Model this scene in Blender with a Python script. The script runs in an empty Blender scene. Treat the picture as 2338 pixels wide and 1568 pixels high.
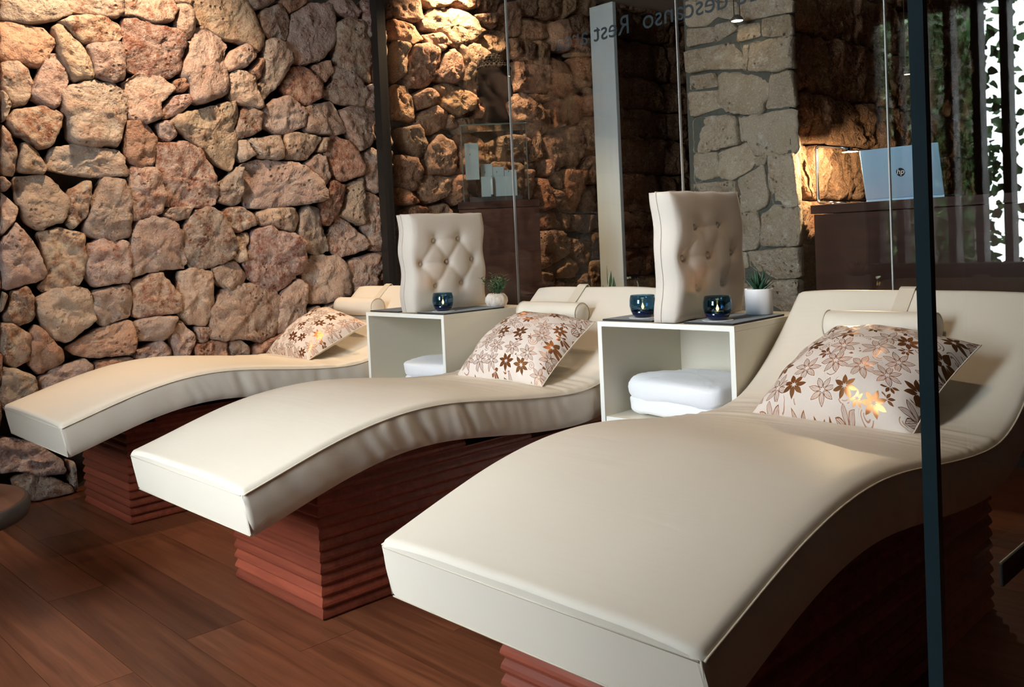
import bpy, bmesh, math, random
import numpy as np
from mathutils import Vector, Matrix, noise

# ------------------------------------------------------------------ camera
scene = bpy.context.scene
C = scene.collection
FPX, YAW, PITCH, ROLL, CYP = 2020.6, -.80077, -.0307, -.045246, 616.0   # fitted to the photo (2338 x 1568)
EYE = np.array([0.0, 0.0, 1.05])
def cam_rows():
    cy, sy = math.cos(YAW), math.sin(YAW)
    f0 = np.array([sy, cy, 0]); r0 = np.array([cy, -sy, 0]); up = np.array([0, 0, 1.0])
    f = f0*math.cos(PITCH) + up*math.sin(PITCH); u = up*math.cos(PITCH) - f0*math.sin(PITCH)
    r = r0*math.cos(ROLL) + u*math.sin(ROLL); u2 = u*math.cos(ROLL) - r0*math.sin(ROLL)
    return np.array([r, u2, f])
CM = cam_rows()
cam_data = bpy.data.cameras.new('camera')
cam_data.sensor_width = 36; cam_data.lens = FPX/2338*36
cam_data.shift_y = (CYP-784)/2338
cam_data.clip_start = .02
cam = bpy.data.objects.new('camera', cam_data); C.objects.link(cam)
r_, u_, f_ = CM
cam.matrix_world = Matrix(((r_[0], u_[0], -f_[0], EYE[0]), (r_[1], u_[1], -f_[1], EYE[1]), (r_[2], u_[2], -f_[2], EYE[2]), (0, 0, 0, 1)))
scene.camera = cam

# ------------------------------------------------------------------ world, light, exposure
scene.view_settings.view_transform = 'Standard'
scene.view_settings.look = 'None'
scene.view_settings.exposure = 0.0
scene.view_settings.gamma = 1.0
scene.view_settings.use_curve_mapping = False
scene.cycles.use_denoising = True
scene.cycles.use_adaptive_sampling = True
scene.cycles.adaptive_threshold = .03
scene.cycles.max_bounces = 8
scene.cycles.diffuse_bounces = 4
scene.cycles.transparent_max_bounces = 16
scene.cycles.sample_clamp_indirect = 8
world = bpy.data.worlds.new('sky'); scene.world = world
world.use_nodes = True
bg = world.node_tree.nodes['Background']
bg.inputs['Color'].default_value = (.86, .94, 1.0, 1)
bg.inputs['Strength'].default_value = 55.0
pl = bpy.data.lights.new('window_daylight_portal', 'AREA')
pl.shape = 'RECTANGLE'; pl.size = 1.8; pl.size_y = 2.7
pl.cycles.is_portal = True
po = bpy.data.objects.new('window_daylight_portal', pl); C.objects.link(po)
po.location = (-2.40, -1.32, 1.45); po.rotation_euler = (math.radians(90), 0, 0)   # looks along +Y, into the room
SPOTS = [  # ceiling spot lights: position, target, energy, half cone
    ((-3.62, 1.45, 2.80), (-4.25, 1.65, 1.75), 150, 46),
    ((-4.10, 3.70, 2.80), (-4.26, 3.62, 1.3), 165, 56),
    ((-2.55, 1.90, 2.80), (-2.45, 1.75, .5), 26, 40),
    ((-1.20, 2.10, 2.80), (-1.10, 1.85, .5), 32, 42),
]

# ------------------------------------------------------------------ helpers
RND = random.Random(7)
def ray(x, y):
    return np.array([(x-1169)/FPX, -(y-CYP)/FPX, 1.0]) @ CM
def on_x(x, y, X): d = ray(x, y); return EYE + d*(X/d[0])
def on_y(x, y, Y): d = ray(x, y); return EYE + d*(Y/d[1])
def on_z(x, y, Z): d = ray(x, y); return EYE + d*((Z-EYE[2])/d[2])

def tag(o, label=None, cat=None, group=None, kind=None):
    if label: o['label'] = label
    if cat: o['category'] = cat
    if group: o['group'] = group
    if kind: o['kind'] = kind
    return o
def empty(name, loc, label, cat, group=None, rz=0):
    o = bpy.data.objects.new(name, None); C.objects.link(o)
    o.location = loc; o.rotation_euler = (0, 0, rz); o.empty_display_size = .05
    return tag(o, label, cat, group)
def link(name, me, m=None, parent=None, smooth=False):
    o = bpy.data.objects.new(name, me); C.objects.link(o)
    if m is not None:
        if len(me.materials) == 0: me.materials.append(m)
    if smooth:
        me.polygons.foreach_set('use_smooth', [True]*len(me.polygons))
    if parent is not None: o.parent = parent
    return o
def mesh(name, verts, faces, fix=True):
    me = bpy.data.meshes.new(name); me.from_pydata([tuple(map(float, v)) for v in verts], [], faces)
    if fix:
        bm = bmesh.new(); bm.from_mesh(me); bmesh.ops.recalc_face_normals(bm, faces=bm.faces); bm.to_mesh(me); bm.free()
    me.update(); return me
def bm_box(bm, x0, x1, y0, y1, z0, z1, M=None):
    vs = [bm.verts.new((x, y, z)) for x in (x0, x1) for y in (y0, y1) for z in (z0, z1)]
    for f in ((0, 1, 3, 2), (4, 6, 7, 5), (0, 4, 5, 1), (2, 3, 7, 6), (0, 2, 6, 4), (1, 5, 7, 3)):
        bm.faces.new([vs[i] for i in f])
    if M is not None: bmesh.ops.transform(bm, matrix=M, verts=vs)
    return vs
def finish(bm, name, m, parent=None, bevel=0, smooth=False, seg=2):
    if bevel:
        bmesh.ops.bevel(bm, geom=list(bm.edges), offset=bevel, segments=seg, affect='EDGES', profile=.6)
    bmesh.ops.recalc_face_normals(bm, faces=bm.faces)
    me = bpy.data.meshes.new(name); bm.to_mesh(me); bm.free()
    return link(name, me, m, parent, smooth)
def box(name, x0, x1, y0, y1, z0, z1, m, parent=None, bevel=0, seg=2):
    bm = bmesh.new(); bm_box(bm, x0, x1, y0, y1, z0, z1)
    return finish(bm, name, m, parent, bevel, False, seg)
def bm_lathe(bm, prof, n=32, cx=0, cy=0, sx=1, sy=1):
    rings = []
    for r, z in prof:
        if r < 1e-6: rings.append([bm.verts.new((cx, cy, z))])
        else: rings.append([bm.verts.new((cx+r*sx*math.cos(2*math.pi*i/n), cy+r*sy*math.sin(2*math.pi*i/n), z)) for i in range(n)])
    for a, b in zip(rings, rings[1:]):
        for i in range(n):
            j = (i+1) % n
            if len(a) == 1 and len(b) == 1: continue
            if len(a) == 1: bm.faces.new((a[0], b[i], b[j]))
            elif len(b) == 1: bm.faces.new((a[i], a[j], b[0]))
            else: bm.faces.new((a[i], a[j], b[j], b[i]))
def lathe(name, prof, m, parent=None, n=32, smooth=True, **k):
    bm = bmesh.new(); bm_lathe(bm, prof, n, **k); return finish(bm, name, m, parent, 0, smooth)
def bm_tube(bm, pts, rad, n=8, closed=False):
    pts = [Vector(p) for p in pts]; N = len(pts); rings = []; prev = None
    for i, p in enumerate(pts):
        if closed: t = pts[(i+1) % N]-pts[i-1]
        else: t = pts[min(i+1, N-1)]-pts[max(i-1, 0)]
        t.normalize()
        if prev is None:
            a = Vector((0, 0, 1)) if abs(t.z) < .9 else Vector((1, 0, 0)); u = t.cross(a).normalized()
        else:
            u = (prev - t*prev.dot(t)).normalized()
        prev = u; v = t.cross(u)
        r = rad[i] if isinstance(rad, (list, tuple)) else rad
        rings.append([bm.verts.new(p+(u*math.cos(2*math.pi*k/n)+v*math.sin(2*math.pi*k/n))*r) for k in range(n)])
    pairs = list(zip(rings, rings[1:])) + ([(rings[-1], rings[0])] if closed else [])
    for a, b in pairs:
        for k in range(n):
            bm.faces.new((a[k], a[(k+1) % n], b[(k+1) % n], b[k]))
    if not closed:
        bm.faces.new(rings[0]); bm.faces.new(rings[-1])
def tube(name, pts, rad, m, parent=None, n=8, closed=False):
    bm = bmesh.new(); bm_tube(bm, pts, rad, n, closed); return finish(bm, name, m, parent, 0, True)

# ------------------------------------------------------------------ materials
class NT:
    def __init__(s, name):
        s.m = bpy.data.materials.new(name); s.m.use_nodes = True
        s.t = s.m.node_tree; s.b = s.t.nodes['Principled BSDF']; s.out = s.t.nodes['Material Output']
    def n(s, typ, **k):
        nd = s.t.nodes.new(typ)
        for a, v in k.items(): setattr(nd, a, v)
        return nd
    def put(s, sock, v):
        if isinstance(v, bpy.types.NodeSocket): s.t.links.new(v, sock)
        elif v is not None: sock.default_value = v
    def math(s, op, a, b=None, c=None, clamp=False):
        nd = s.n('ShaderNodeMath', operation=op, use_clamp=clamp)
        for i, v in enumerate((a, b, c)):
            if v is not None: s.put(nd.inputs[i], v)
        return nd.outputs[0]
    def mix(s, f, a, b, blend='MIX'):
        nd = s.n('ShaderNodeMix', data_type='RGBA', blend_type=blend)
        s.put(nd.inputs['Factor'], f); s.put(nd.inputs['A'], a); s.put(nd.inputs['B'], b)
        return nd.outputs['Result']
    def ramp(s, f, stops):
        nd = s.n('ShaderNodeValToRGB'); e = nd.color_ramp.elements
        while len(e) < len(stops): e.new(.5)
        for i, (p, c) in enumerate(stops):
            e[i].position = p; e[i].color = c if len(c) == 4 else (*c, 1)
        s.put(nd.inputs[0], f); return nd.outputs[0]
    def coord(s, which='Object', scale=(1, 1, 1), rot=(0, 0, 0), loc=(0, 0, 0)):
        tc = s.n('ShaderNodeTexCoord'); mp = s.n('ShaderNodeMapping')
        mp.inputs['Scale'].default_value = scale; mp.inputs['Rotation'].default_value = rot; mp.inputs['Location'].default_value = loc
        s.t.links.new(tc.outputs[which], mp.inputs[0]); return mp.outputs[0]
    def noise(s, vec, scale, detail=4, rough=.55, dist=0):
        nd = s.n('ShaderNodeTexNoise'); s.put(nd.inputs['Vector'], vec)
        nd.inputs['Scale'].default_value = scale; nd.inputs['Detail'].default_value = detail
        nd.inputs['Roughness'].default_value = rough; nd.inputs['Distortion'].default_value = dist
        return nd.outputs[0]
    def bump(s, h, strength=.3, dist=.01, normal=None):
        nd = s.n('ShaderNodeBump'); s.put(nd.inputs['Height'], h)
        nd.inputs['Strength'].default_value = strength; nd.inputs['Distance'].default_value = dist
        if normal is not None: s.put(nd.inputs['Normal'], normal)
        return nd.outputs[0]
    def set(s, **k):
        for a, v in k.items():
            s.put(s.b.inputs[a.replace('_', ' ')], v if not (isinstance(v, tuple) and len(v) == 3) else (*v, 1))
        return s.m

def plain(name, col, rough=.5, metal=0, **k):
    return NT(name).set(Base_Color=col, Roughness=rough, Metallic=metal, **k)

def stone_mat(name, light, warm, rust, blotch):
    t = NT(name)
    oi = t.n('ShaderNodeObjectInfo')
    tc = t.n('ShaderNodeTexCoord')
    off = t.n('ShaderNodeVectorMath', operation='ADD')
    cmb = t.n('ShaderNodeCombineXYZ')
    r20 = t.math('MULTIPLY', oi.outputs['Random'], 37.0)
    for i in range(3): t.t.links.new(r20, cmb.inputs[i])
    t.t.links.new(tc.outputs['Object'], off.inputs[0]); t.t.links.new(cmb.outputs[0], off.inputs[1])
    v = off.outputs[0]
    n1 = t.noise(v, 9, 5, .6); n2 = t.noise(v, 26, 6, .65); n3 = t.noise(v, 90, 4, .7)
    base = t.mix(t.ramp(n1, [(.35, (0, 0, 0)), (.65, (1, 1, 1))]), (*light, 1), (*warm, 1))
    base = t.mix(t.ramp(t.math('ADD', n2, t.math('MULTIPLY', t.math('SUBTRACT', oi.outputs['Random'], .5), .22)), [(.51, (0, 0, 0)), (.73, (1, 1, 1))]), base, (*rust, 1))
    base = t.mix(t.ramp(t.noise(v, 17, 5, .7), [(.56, (0, 0, 0)), (.70, (.75, .75, .75))]), base, (*blotch, 1))
    base = t.mix(t.math('MULTIPLY', n3, .30), base, (.16, .10, .07, 1))
    base = t.mix(1.0, base, oi.outputs['Color'], 'MULTIPLY')
    vo = t.n('ShaderNodeTexVoronoi'); t.put(vo.inputs['Vector'], v); vo.inputs['Scale'].default_value = 34
    pit = t.ramp(vo.outputs['Distance'], [(.10, (0, 0, 0)), (.34, (1, 1, 1))])
    pitmask = t.ramp(t.noise(v, 7, 3, .5), [(.50, (0, 0, 0)), (.62, (1, 1, 1))])
    hole = t.math('MULTIPLY', t.math('SUBTRACT', 1.0, t.ramp(vo.outputs['Distance'], [(.14, (0, 0, 0)), (.22, (1, 1, 1))])), pitmask)
    base = t.mix(t.math('MULTIPLY', hole, .75), base, (.10, .045, .03, 1))
    sp_ = t.ramp(t.noise(v, 120, 3, .7), [(.56, (0, 0, 0)), (.68, (1, 1, 1))])
    base = t.mix(t.math('MULTIPLY', sp_, .40), base, (.88, .80, .72, 1))
    h = t.math('ADD', t.math('MULTIPLY', n2, 1.0), t.math('MULTIPLY', n3, .35))
    h = t.math('ADD', h, t.math('MULTIPLY', t.math('MULTIPLY', pit, pitmask), .55))
    h = t.math('ADD', h, t.math('MULTIPLY', n1, .8))
    return t.set(Base_Color=base, Roughness=.92, Normal=t.bump(h, 1.0, .034), **{'Specular_IOR_Level': .15})
M = {}
M['stone'] = stone_mat('warm_limestone', (.68, .55, .45), (.63, .43, .33), (.32, .12, .07), (.80, .71, .61))
M['stone_far'] = stone_mat('brown_limestone', (.52, .33, .20), (.46, .26, .15), (.27, .11, .06), (.55, .38, .26))
M['stone_pillar'] = stone_mat('beige_sandstone', (.55, .47, .36), (.50, .40, .29), (.42, .31, .21), (.76, .73, .66))
def mortar(name, c):
    t = NT(name); v = t.coord(); n = t.noise(v, 30, 5, .65)
    return t.set(Base_Color=t.mix(n, (*[x*.5 for x in c], 1), (*c, 1)), Roughness=.95, Normal=t.bump(n, .8, .02))
M['mortar'] = mortar('dark_mortar', (.10, .08, .065))
M['mortar_grey'] = mortar('grey_mortar', (.12, .12, .10))
def leather():
    t = NT('cream_leatherette'); v = t.coord()
    f = t.noise(v, 420, 2, .5)
    w = t.noise(t.coord(scale=(1.2, 7, 7)), 2.2, 3, .5, .6)
    col = t.mix(t.noise(v, 3, 3, .5), (.73, .665, .555, 1), (.76, .70, .60, 1))
    nb = t.bump(w, .05, .03); nb = t.bump(f, .08, .001, nb)
    return t.set(Base_Color=col, Roughness=.46, Normal=nb, **{'Specular_IOR_Level': .35})
M['leather'] = leather()
M['piping'] = plain('cream_piping', (.66, .59, .47), .5)
def wood(name, dark, light, scale, grain_axis, rough=.35, bump=.1, spec=.5):
    t = NT(name); s = [14, 14, 14]; s[grain_axis] = .7
    oi = t.n('ShaderNodeObjectInfo'); tc = t.n('ShaderNodeTexCoord'); cmb = t.n('ShaderNodeCombineXYZ')
    for i in range(3): t.t.links.new(t.math('MULTIPLY', oi.outputs['Random'], 11.0+i*3), cmb.inputs[i])
    ad = t.n('ShaderNodeVectorMath', operation='ADD'); t.t.links.new(tc.outputs['Object'], ad.inputs[0]); t.t.links.new(cmb.outputs[0], ad.inputs[1])
    mu = t.n('ShaderNodeVectorMath', operation='MULTIPLY'); t.t.links.new(ad.outputs[0], mu.inputs[0]); mu.inputs[1].default_value = s
    g = t.noise(mu.outputs[0], scale, 5, .6, .8); g2 = t.noise(mu.outputs[0], scale*5, 3, .6)
    f = t.math('ADD', t.math('MULTIPLY', g, .75), t.math('MULTIPLY', g2, .25))
    col = t.mix(t.ramp(f, [(.32, (0, 0, 0)), (.68, (1, 1, 1))]), (*dark, 1), (*light, 1))
    hs = t.n('ShaderNodeHueSaturation'); t.put(hs.inputs['Color'], col)
    t.put(hs.inputs['Value'], t.math('ADD', .72, t.math('MULTIPLY', oi.outputs['Random'], .56)))
    return t.set(Base_Color=hs.outputs[0], Roughness=rough, Normal=t.bump(f, bump, .004), Specular_IOR_Level=spec)
M['floor_wood'] = wood('dark_red_floorboards', (.075, .022, .010), (.20, .070, .032), 2.0, 0, .34, .05)
M['floor_gap'] = plain('floor_gap', (.012, .006, .004), .8)
M['slat_wood'] = wood('red_mahogany_slats', (.15, .030, .016), (.30, .070, .036), 2.2, 0, .40, .06)
M['panel_wood'] = wood('dark_brown_veneer', (.034, .011, .006), (.068, .024, .014), 1.6, 0, .45, .03, .15)
M['post_wood'] = wood('weathered_dark_posts', (.045, .028, .020), (.10, .066, .048), 2, 2, .6, .1)
M['table_wood'] = wood('brown_round_table', (.08, .028, .014), (.16, .062, .03), 2, 0, .6, .05)
M['cabinet'] = plain('cream_lacquer', (.75, .70, .58), .42)
M['lit_edge'] = plain('window_lit_edge', (.84, .84, .78), .4)  # paler than the lacquer: window light on the front edges, put into the colour
def fabric(name, c, sc=500, r=.9):
    t = NT(name); v = t.coord(); n = t.noise(v, sc, 2, .5); n2 = t.noise(v, 18, 3, .5)
    return t.set(Base_Color=(*c, 1), Roughness=r, Normal=t.bump(n2, .12, .01, t.bump(n, .25, .002)), **{'Specular_IOR_Level': .2, 'Sheen_Weight': .25})
M['tuft'] = fabric('pale_linen', (.66, .60, .53))
M['towel'] = fabric('white_terry', (.86, .87, .90), 260)
M['mat'] = fabric('charcoal_felt', (.022, .022, .024), 300)
M['sofa'] = fabric('dark_brown_upholstery', (.045, .032, .028), 200)
M['ceramic'] = plain('white_ceramic', (.82, .80, .80), .3)
def bulb():
    t = NT('whitewashed_clay'); v = t.coord(scale=(1, 1, .35)); n = t.noise(v, 40, 5, .65)
    return t.set(Base_Color=t.ramp(n, [(.40, (.80, .76, .71)), (.68, (.52, .38, .28))]), Roughness=.7, Normal=t.bump(n, .4, .004))
M['bulb'] = bulb()
M['soil'] = plain('dark_soil', (.03, .02, .015), .95)
def leafm(name, a, b):
    t = NT(name); oi = t.n('ShaderNodeObjectInfo'); n = t.noise(t.coord(), 30, 3, .5)
    return t.set(Base_Color=t.mix(n, (*a, 1), (*b, 1)), Roughness=.45)
M['aloe'] = leafm('dark_green_leaf', (.012, .05, .028), (.03, .09, .045))
M['bush'] = leafm('small_green_leaf', (.02, .075, .03), (.07, .16, .06))
M['snake'] = leafm('variegated_green', (.015, .05, .022), (.05, .11, .045))
M['snake_edge'] = plain('pale_yellow_leaf_edge', (.62, .62, .36), .5)
M['ivy'] = leafm('ivy_leaf', (.12, .24, .10), (.36, .48, .28))
M['stem'] = plain('brown_stem', (.09, .06, .04), .8)
M['steel'] = plain('brushed_steel', (.55, .55, .56), .28, 1.0)
M['chrome'] = plain('polished_steel', (.70, .70, .72), .12, 1.0)
M['lamp_tube'] = plain('dark_chrome_tube', (.30, .30, .31), .25, 1.0)
M['channel'] = plain('dark_metal_channel', (.045, .040, .036), .5, .6)
M['strip'] = plain('dark_glass_edge', (.08, .17, .23), .25)
M['plate'] = plain('grey_metal_plate', (.10, .092, .088), .5, .5)
M['ink'] = plain('dark_blue_lettering', (.012, .025, .035), .6)
M['joint'] = plain('clear_silicone_joint', (.42, .43, .43), .3)
M['board'] = None
t = NT('pale_blue_painted_board'); n = t.noise(t.coord(scale=(6, 6, .6)), 4, 5, .6)
M['board'] = t.set(Base_Color=t.mix(n, (.62, .74, .78, 1), (.74, .83, .85, 1)), Roughness=.55)
M['plaster'] = plain('warm_white_plaster', (.62, .54, .46), .9)
M['dark_plaster'] = plain('dark_brown_paint', (.05, .032, .024), .7)
M['laptop'] = plain('pale_blue_silver', (.27, .46, .66), .35, .3)
M['laptop_dark'] = plain('dark_keyboard', (.02, .02, .022), .5)
M['black'] = plain('black_gloss', (.006, .012, .012), .3)
M['logo'] = plain('light_logo', (.75, .80, .82), .4)
M['statue'] = plain('dark_carved_stone', (.012, .008, .006), .8, Specular_IOR_Level=.05)
M['wax'] = plain('candle_wax', (.75, .60, .50), .5)
M['tin'] = plain('tealight_tin', (.6, .6, .6), .35, 1.0)
M['paper'] = plain('white_paper_coaster', (.75, .75, .74), .8)
M['pink'] = plain('pale_pink_card', (.66, .50, .44), .7)
M['dark_side'] = plain('dark_box_side', (.07, .03, .018), .6)
M['tablerim'] = plain('grey_brown_rim', (.05, .042, .037), .6)
def emit(name, c, s):
    t = NT(name); return t.set(Base_Color=(0, 0, 0), Emission_Color=c, Emission_Strength=s)
M['flame'] = emit('candle_flame', (1.0, .30, .06), 45)
M['bulbglow'] = emit('warm_lamp_disc', (1.0, .80, .52), 30)
M['spotglow'] = emit('spot_lamp_disc', (1.0, .72, .42), 10)
def glass(name, tint, gain=1.0, rough=0.0, refl=(1, 1, 1)):
    t = NT(name); t.t.nodes.remove(t.b)
    geo = t.n('ShaderNodeNewGeometry'); fr = t.n('ShaderNodeFresnel')
    ior = t.n('ShaderNodeMix', data_type='FLOAT')
    t.put(ior.inputs['Factor'], geo.outputs['Backfacing']); ior.inputs['A'].default_value = 1.5; ior.inputs['B'].default_value = 1/1.5
    t.put(fr.inputs['IOR'], ior.outputs['Result'])
    tr = t.n('ShaderNodeBsdfTransparent'); tr.inputs[0].default_value = (*tint, 1)
    gl = t.n('ShaderNodeBsdfGlossy'); gl.inputs['Roughness'].default_value = rough; gl.inputs['Color'].default_value = (*refl, 1)
    mx = t.n('ShaderNodeMixShader'); t.put(mx.inputs[0], t.math('MULTIPLY', fr.outputs[0], gain, clamp=True))
    t.t.links.new(tr.outputs[0], mx.inputs[1]); t.t.links.new(gl.outputs[0], mx.inputs[2]); t.t.links.new(mx.outputs[0], t.out.inputs[0])
    return t.m
M['glass'] = glass('clear_pane', (.975, .985, .98), .6)
M['case_glass'] = glass('case_pane', (.95, .97, .96), 1.0)
M['case_edge'] = plain('green_glass_edge', (.10, .14, .12), .3)
M['votive'] = glass('blue_lustre_glass', (.36, .53, .62), 1.3, .05, (.7, .88, 1))
M['votive_base'] = plain('deep_blue_glass', (.006, .010, .035), .12)
def box_print():
    t = NT('pale_blue_print'); v = t.coord(scale=(1, 1, 1)); vo = t.n('ShaderNodeTexVoronoi'); t.put(vo.inputs['Vector'], v); vo.inputs['Scale'].default_value = 24
    sp = t.ramp(vo.outputs['Distance'], [(.16, (1, 1, 1)), (.2, (0, 0, 0))])
    msk = t.ramp(t.noise(v, 14, 2, .5), [(.52, (0, 0, 0)), (.56, (1, 1, 1))])
    return t.set(Base_Color=t.mix(t.math('MULTIPLY', sp, msk), (.50, .56, .58, 1), (.07, .09, .09, 1)), Roughness=.6)
M['print'] = box_print()
def floral():
    t = NT('cream_cloth_with_copper_flowers')
    tc = t.n('ShaderNodeTexCoord'); uv = tc.outputs['UV']
    cloth = (.70, .61, .54, 1)
    def cell(scale, offx, rnd):
        mp = t.n('ShaderNodeMapping'); mp.inputs['Scale'].default_value = (scale, scale, 1); mp.inputs['Location'].default_value = (offx, offx*.7, 0)
        t.t.links.new(uv, mp.inputs[0])
        vo = t.n('ShaderNodeTexVoronoi', voronoi_dimensions='2D'); vo.inputs['Scale'].default_value = 1; vo.inputs['Randomness'].default_value = rnd
        t.t.links.new(mp.outputs[0], vo.inputs['Vector'])
        sb = t.n('ShaderNodeVectorMath', operation='SUBTRACT'); t.t.links.new(mp.outputs[0], sb.inputs[0]); t.t.links.new(vo.outputs['Position'], sb.inputs[1])
        sx = t.n('ShaderNodeSeparateXYZ'); t.t.links.new(sb.outputs[0], sx.inputs[0])
        sc = t.n('ShaderNodeSeparateColor'); t.t.links.new(vo.outputs['Color'], sc.inputs[0])
        r = t.math('POWER', t.math('ADD', t.math('MULTIPLY', sx.outputs[0], sx.outputs[0]), t.math('MULTIPLY', sx.outputs[1], sx.outputs[1])), .5)
        th = t.math('ARCTAN2', sx.outputs[1], sx.outputs[0])
        return r, th, sc.outputs[0], sc.outputs[1]
    r, th, ra, rb = cell(5.9, .3, .5)
    R = t.math('ADD', .40, t.math('MULTIPLY', ra, .20))
    th2 = t.math('ADD', th, t.math('MULTIPLY', rb, 6.0))
    rn = t.math('DIVIDE', r, R)
    ang = t.math('MULTIPLY', t.math('ABSOLUTE', t.math('SUBTRACT', t.math('FRACT', t.math('MULTIPLY', th2, 7/6.28319)), .5)), 2.0)
    lat = t.math('MULTIPLY', t.math('MULTIPLY', ang, .4488), rn)
    sq = t.math('DIVIDE', t.math('SUBTRACT', rn, .10), .90)
    wid = t.math('MULTIPLY', t.math('SINE', t.math('MULTIPLY', t.math('MINIMUM', t.math('MAXIMUM', sq, 0.0), 1.0), 3.14159)), .205)
    inside = t.math('LESS_THAN', lat, wid)
    rim = t.math('GREATER_THAN', lat, t.math('SUBTRACT', wid, .045))
    vein = t.math('GREATER_THAN', t.math('SINE', t.math('ADD', t.math('MULTIPLY', lat, 95.0), t.math('MULTIPLY', rn, 9.0))), .25)
    solid = t.math('LESS_THAN', ra, .46)
    fillm = t.math('MAXIMUM', solid, t.math('MAXIMUM', rim, t.math('MULTIPLY', vein, .8)))
    core = t.math('GREATER_THAN', rn, .13)
    m1 = t.math('MULTIPLY', t.math('MULTIPLY', inside, fillm), core)
    r2, th3, qa, qb = cell(7.6, 3.13, .8)
    tt = t.math('SUBTRACT', t.math('MULTIPLY', r2, 8.0), t.math('DIVIDE', th3, 6.2832))
    fr = t.math('ABSOLUTE', t.math('SUBTRACT', t.math('FRACT', tt), .5))
    sp = t.math('MULTIPLY', t.math('LESS_THAN', fr, .17), t.math('LESS_THAN', r2, t.math('ADD', .24, t.math('MULTIPLY', qa, .14))))
    sp = t.math('MULTIPLY', sp, t.math('GREATER_THAN', qb, .08))
    free = t.math('GREATER_THAN', rn, .98)
    r4, th4, wa, wb = cell(6.4, 7.7, .7)
    rn4 = t.math('DIVIDE', r4, t.math('ADD', .26, t.math('MULTIPLY', wa, .10)))
    an4 = t.math('MULTIPLY', t.math('ABSOLUTE', t.math('SUBTRACT', t.math('FRACT', t.math('ADD', t.math('MULTIPLY', th4, 7/6.28319), wb)), .5)), 2.0)
    la4 = t.math('MULTIPLY', t.math('MULTIPLY', an4, .4488), rn4)
    wi4 = t.math('MULTIPLY', t.math('SINE', t.math('MULTIPLY', t.math('MINIMUM', t.math('MAXIMUM', t.math('DIVIDE', t.math('SUBTRACT', rn4, .14), .86), 0.0), 1.0), 3.14159)), .19)
    m4 = t.math('MULTIPLY', t.math('MULTIPLY', t.math('LESS_THAN', la4, wi4), t.math('GREATER_THAN', wb, .25)), free)
    free = t.math('MULTIPLY', free, t.math('GREATER_THAN', rn4, .95))
    msk = t.math('MAXIMUM', t.math('MAXIMUM', m1, m4), t.math('MULTIPLY', t.math('MULTIPLY', sp, free), .75))
    col = t.mix(msk, cloth, (.40, .17, .065, 1))
    n2 = t.noise(t.coord(), 16, 3, .5)
    return t.set(Base_Color=col, Roughness=t.math('SUBTRACT', .85, t.math('MULTIPLY', msk, .52)), Metallic=t.math('MULTIPLY', msk, .85), Normal=t.bump(n2, .15, .012))
M['floral'] = floral()
M['pillow_back'] = fabric('cream_pillow_back', (.70, .63, .52), 300)

# ------------------------------------------------------------------ room shell
WX = -4.30          # face of the rough stone wall
GY = 3.10           # glass partition
CEIL = 2.85
floor = box('floor', -4.5, 1.7, -1.6, 8.2, -.06, -.012, M['floor_gap'])
tag(floor, 'dark red-brown wooden plank floor', 'floor', kind='structure')
row = 0; y = -.55
pool = {}
while y < GY-.02:
    wdt = .172
    x = -4.42 + (row*.61) % 1.3 - 1.3
    while x < 1.4:
        L = (1.45, 1.75, 1.3)[(row+int(abs(x)*3)) % 3]
        a, b = max(x, -4.42), min(x+L, 1.5)
        if b-a > .08:
            key = round(b-a, 3)
            if key not in pool:
                bm = bmesh.new(); bm_box(bm, 0, b-a-.0015, 0, wdt-.0015, -.012, 0)
                bmesh.ops.recalc_face_normals(bm, faces=bm.faces)
                me = bpy.data.meshes.new('plank'); bm.to_mesh(me); bm.free(); me.materials.append(M['floor_wood']); pool[key] = me
            o = bpy.data.objects.new('plank', pool[key]); C.objects.link(o); o.location = (a, y, 0); o.parent = floor
        x += L
    y += wdt; row += 1
box('back_room_board', -4.42, 1.5, y, 8.1, -.012, 0, M['floor_wood'], floor)

ceiling = box('ceiling', -4.6, 1.8, -1.5, 8.3, CEIL, CEIL+.12, M['plaster'])
tag(ceiling, 'pale plaster ceiling over the back room', 'ceiling', kind='structure')

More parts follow.
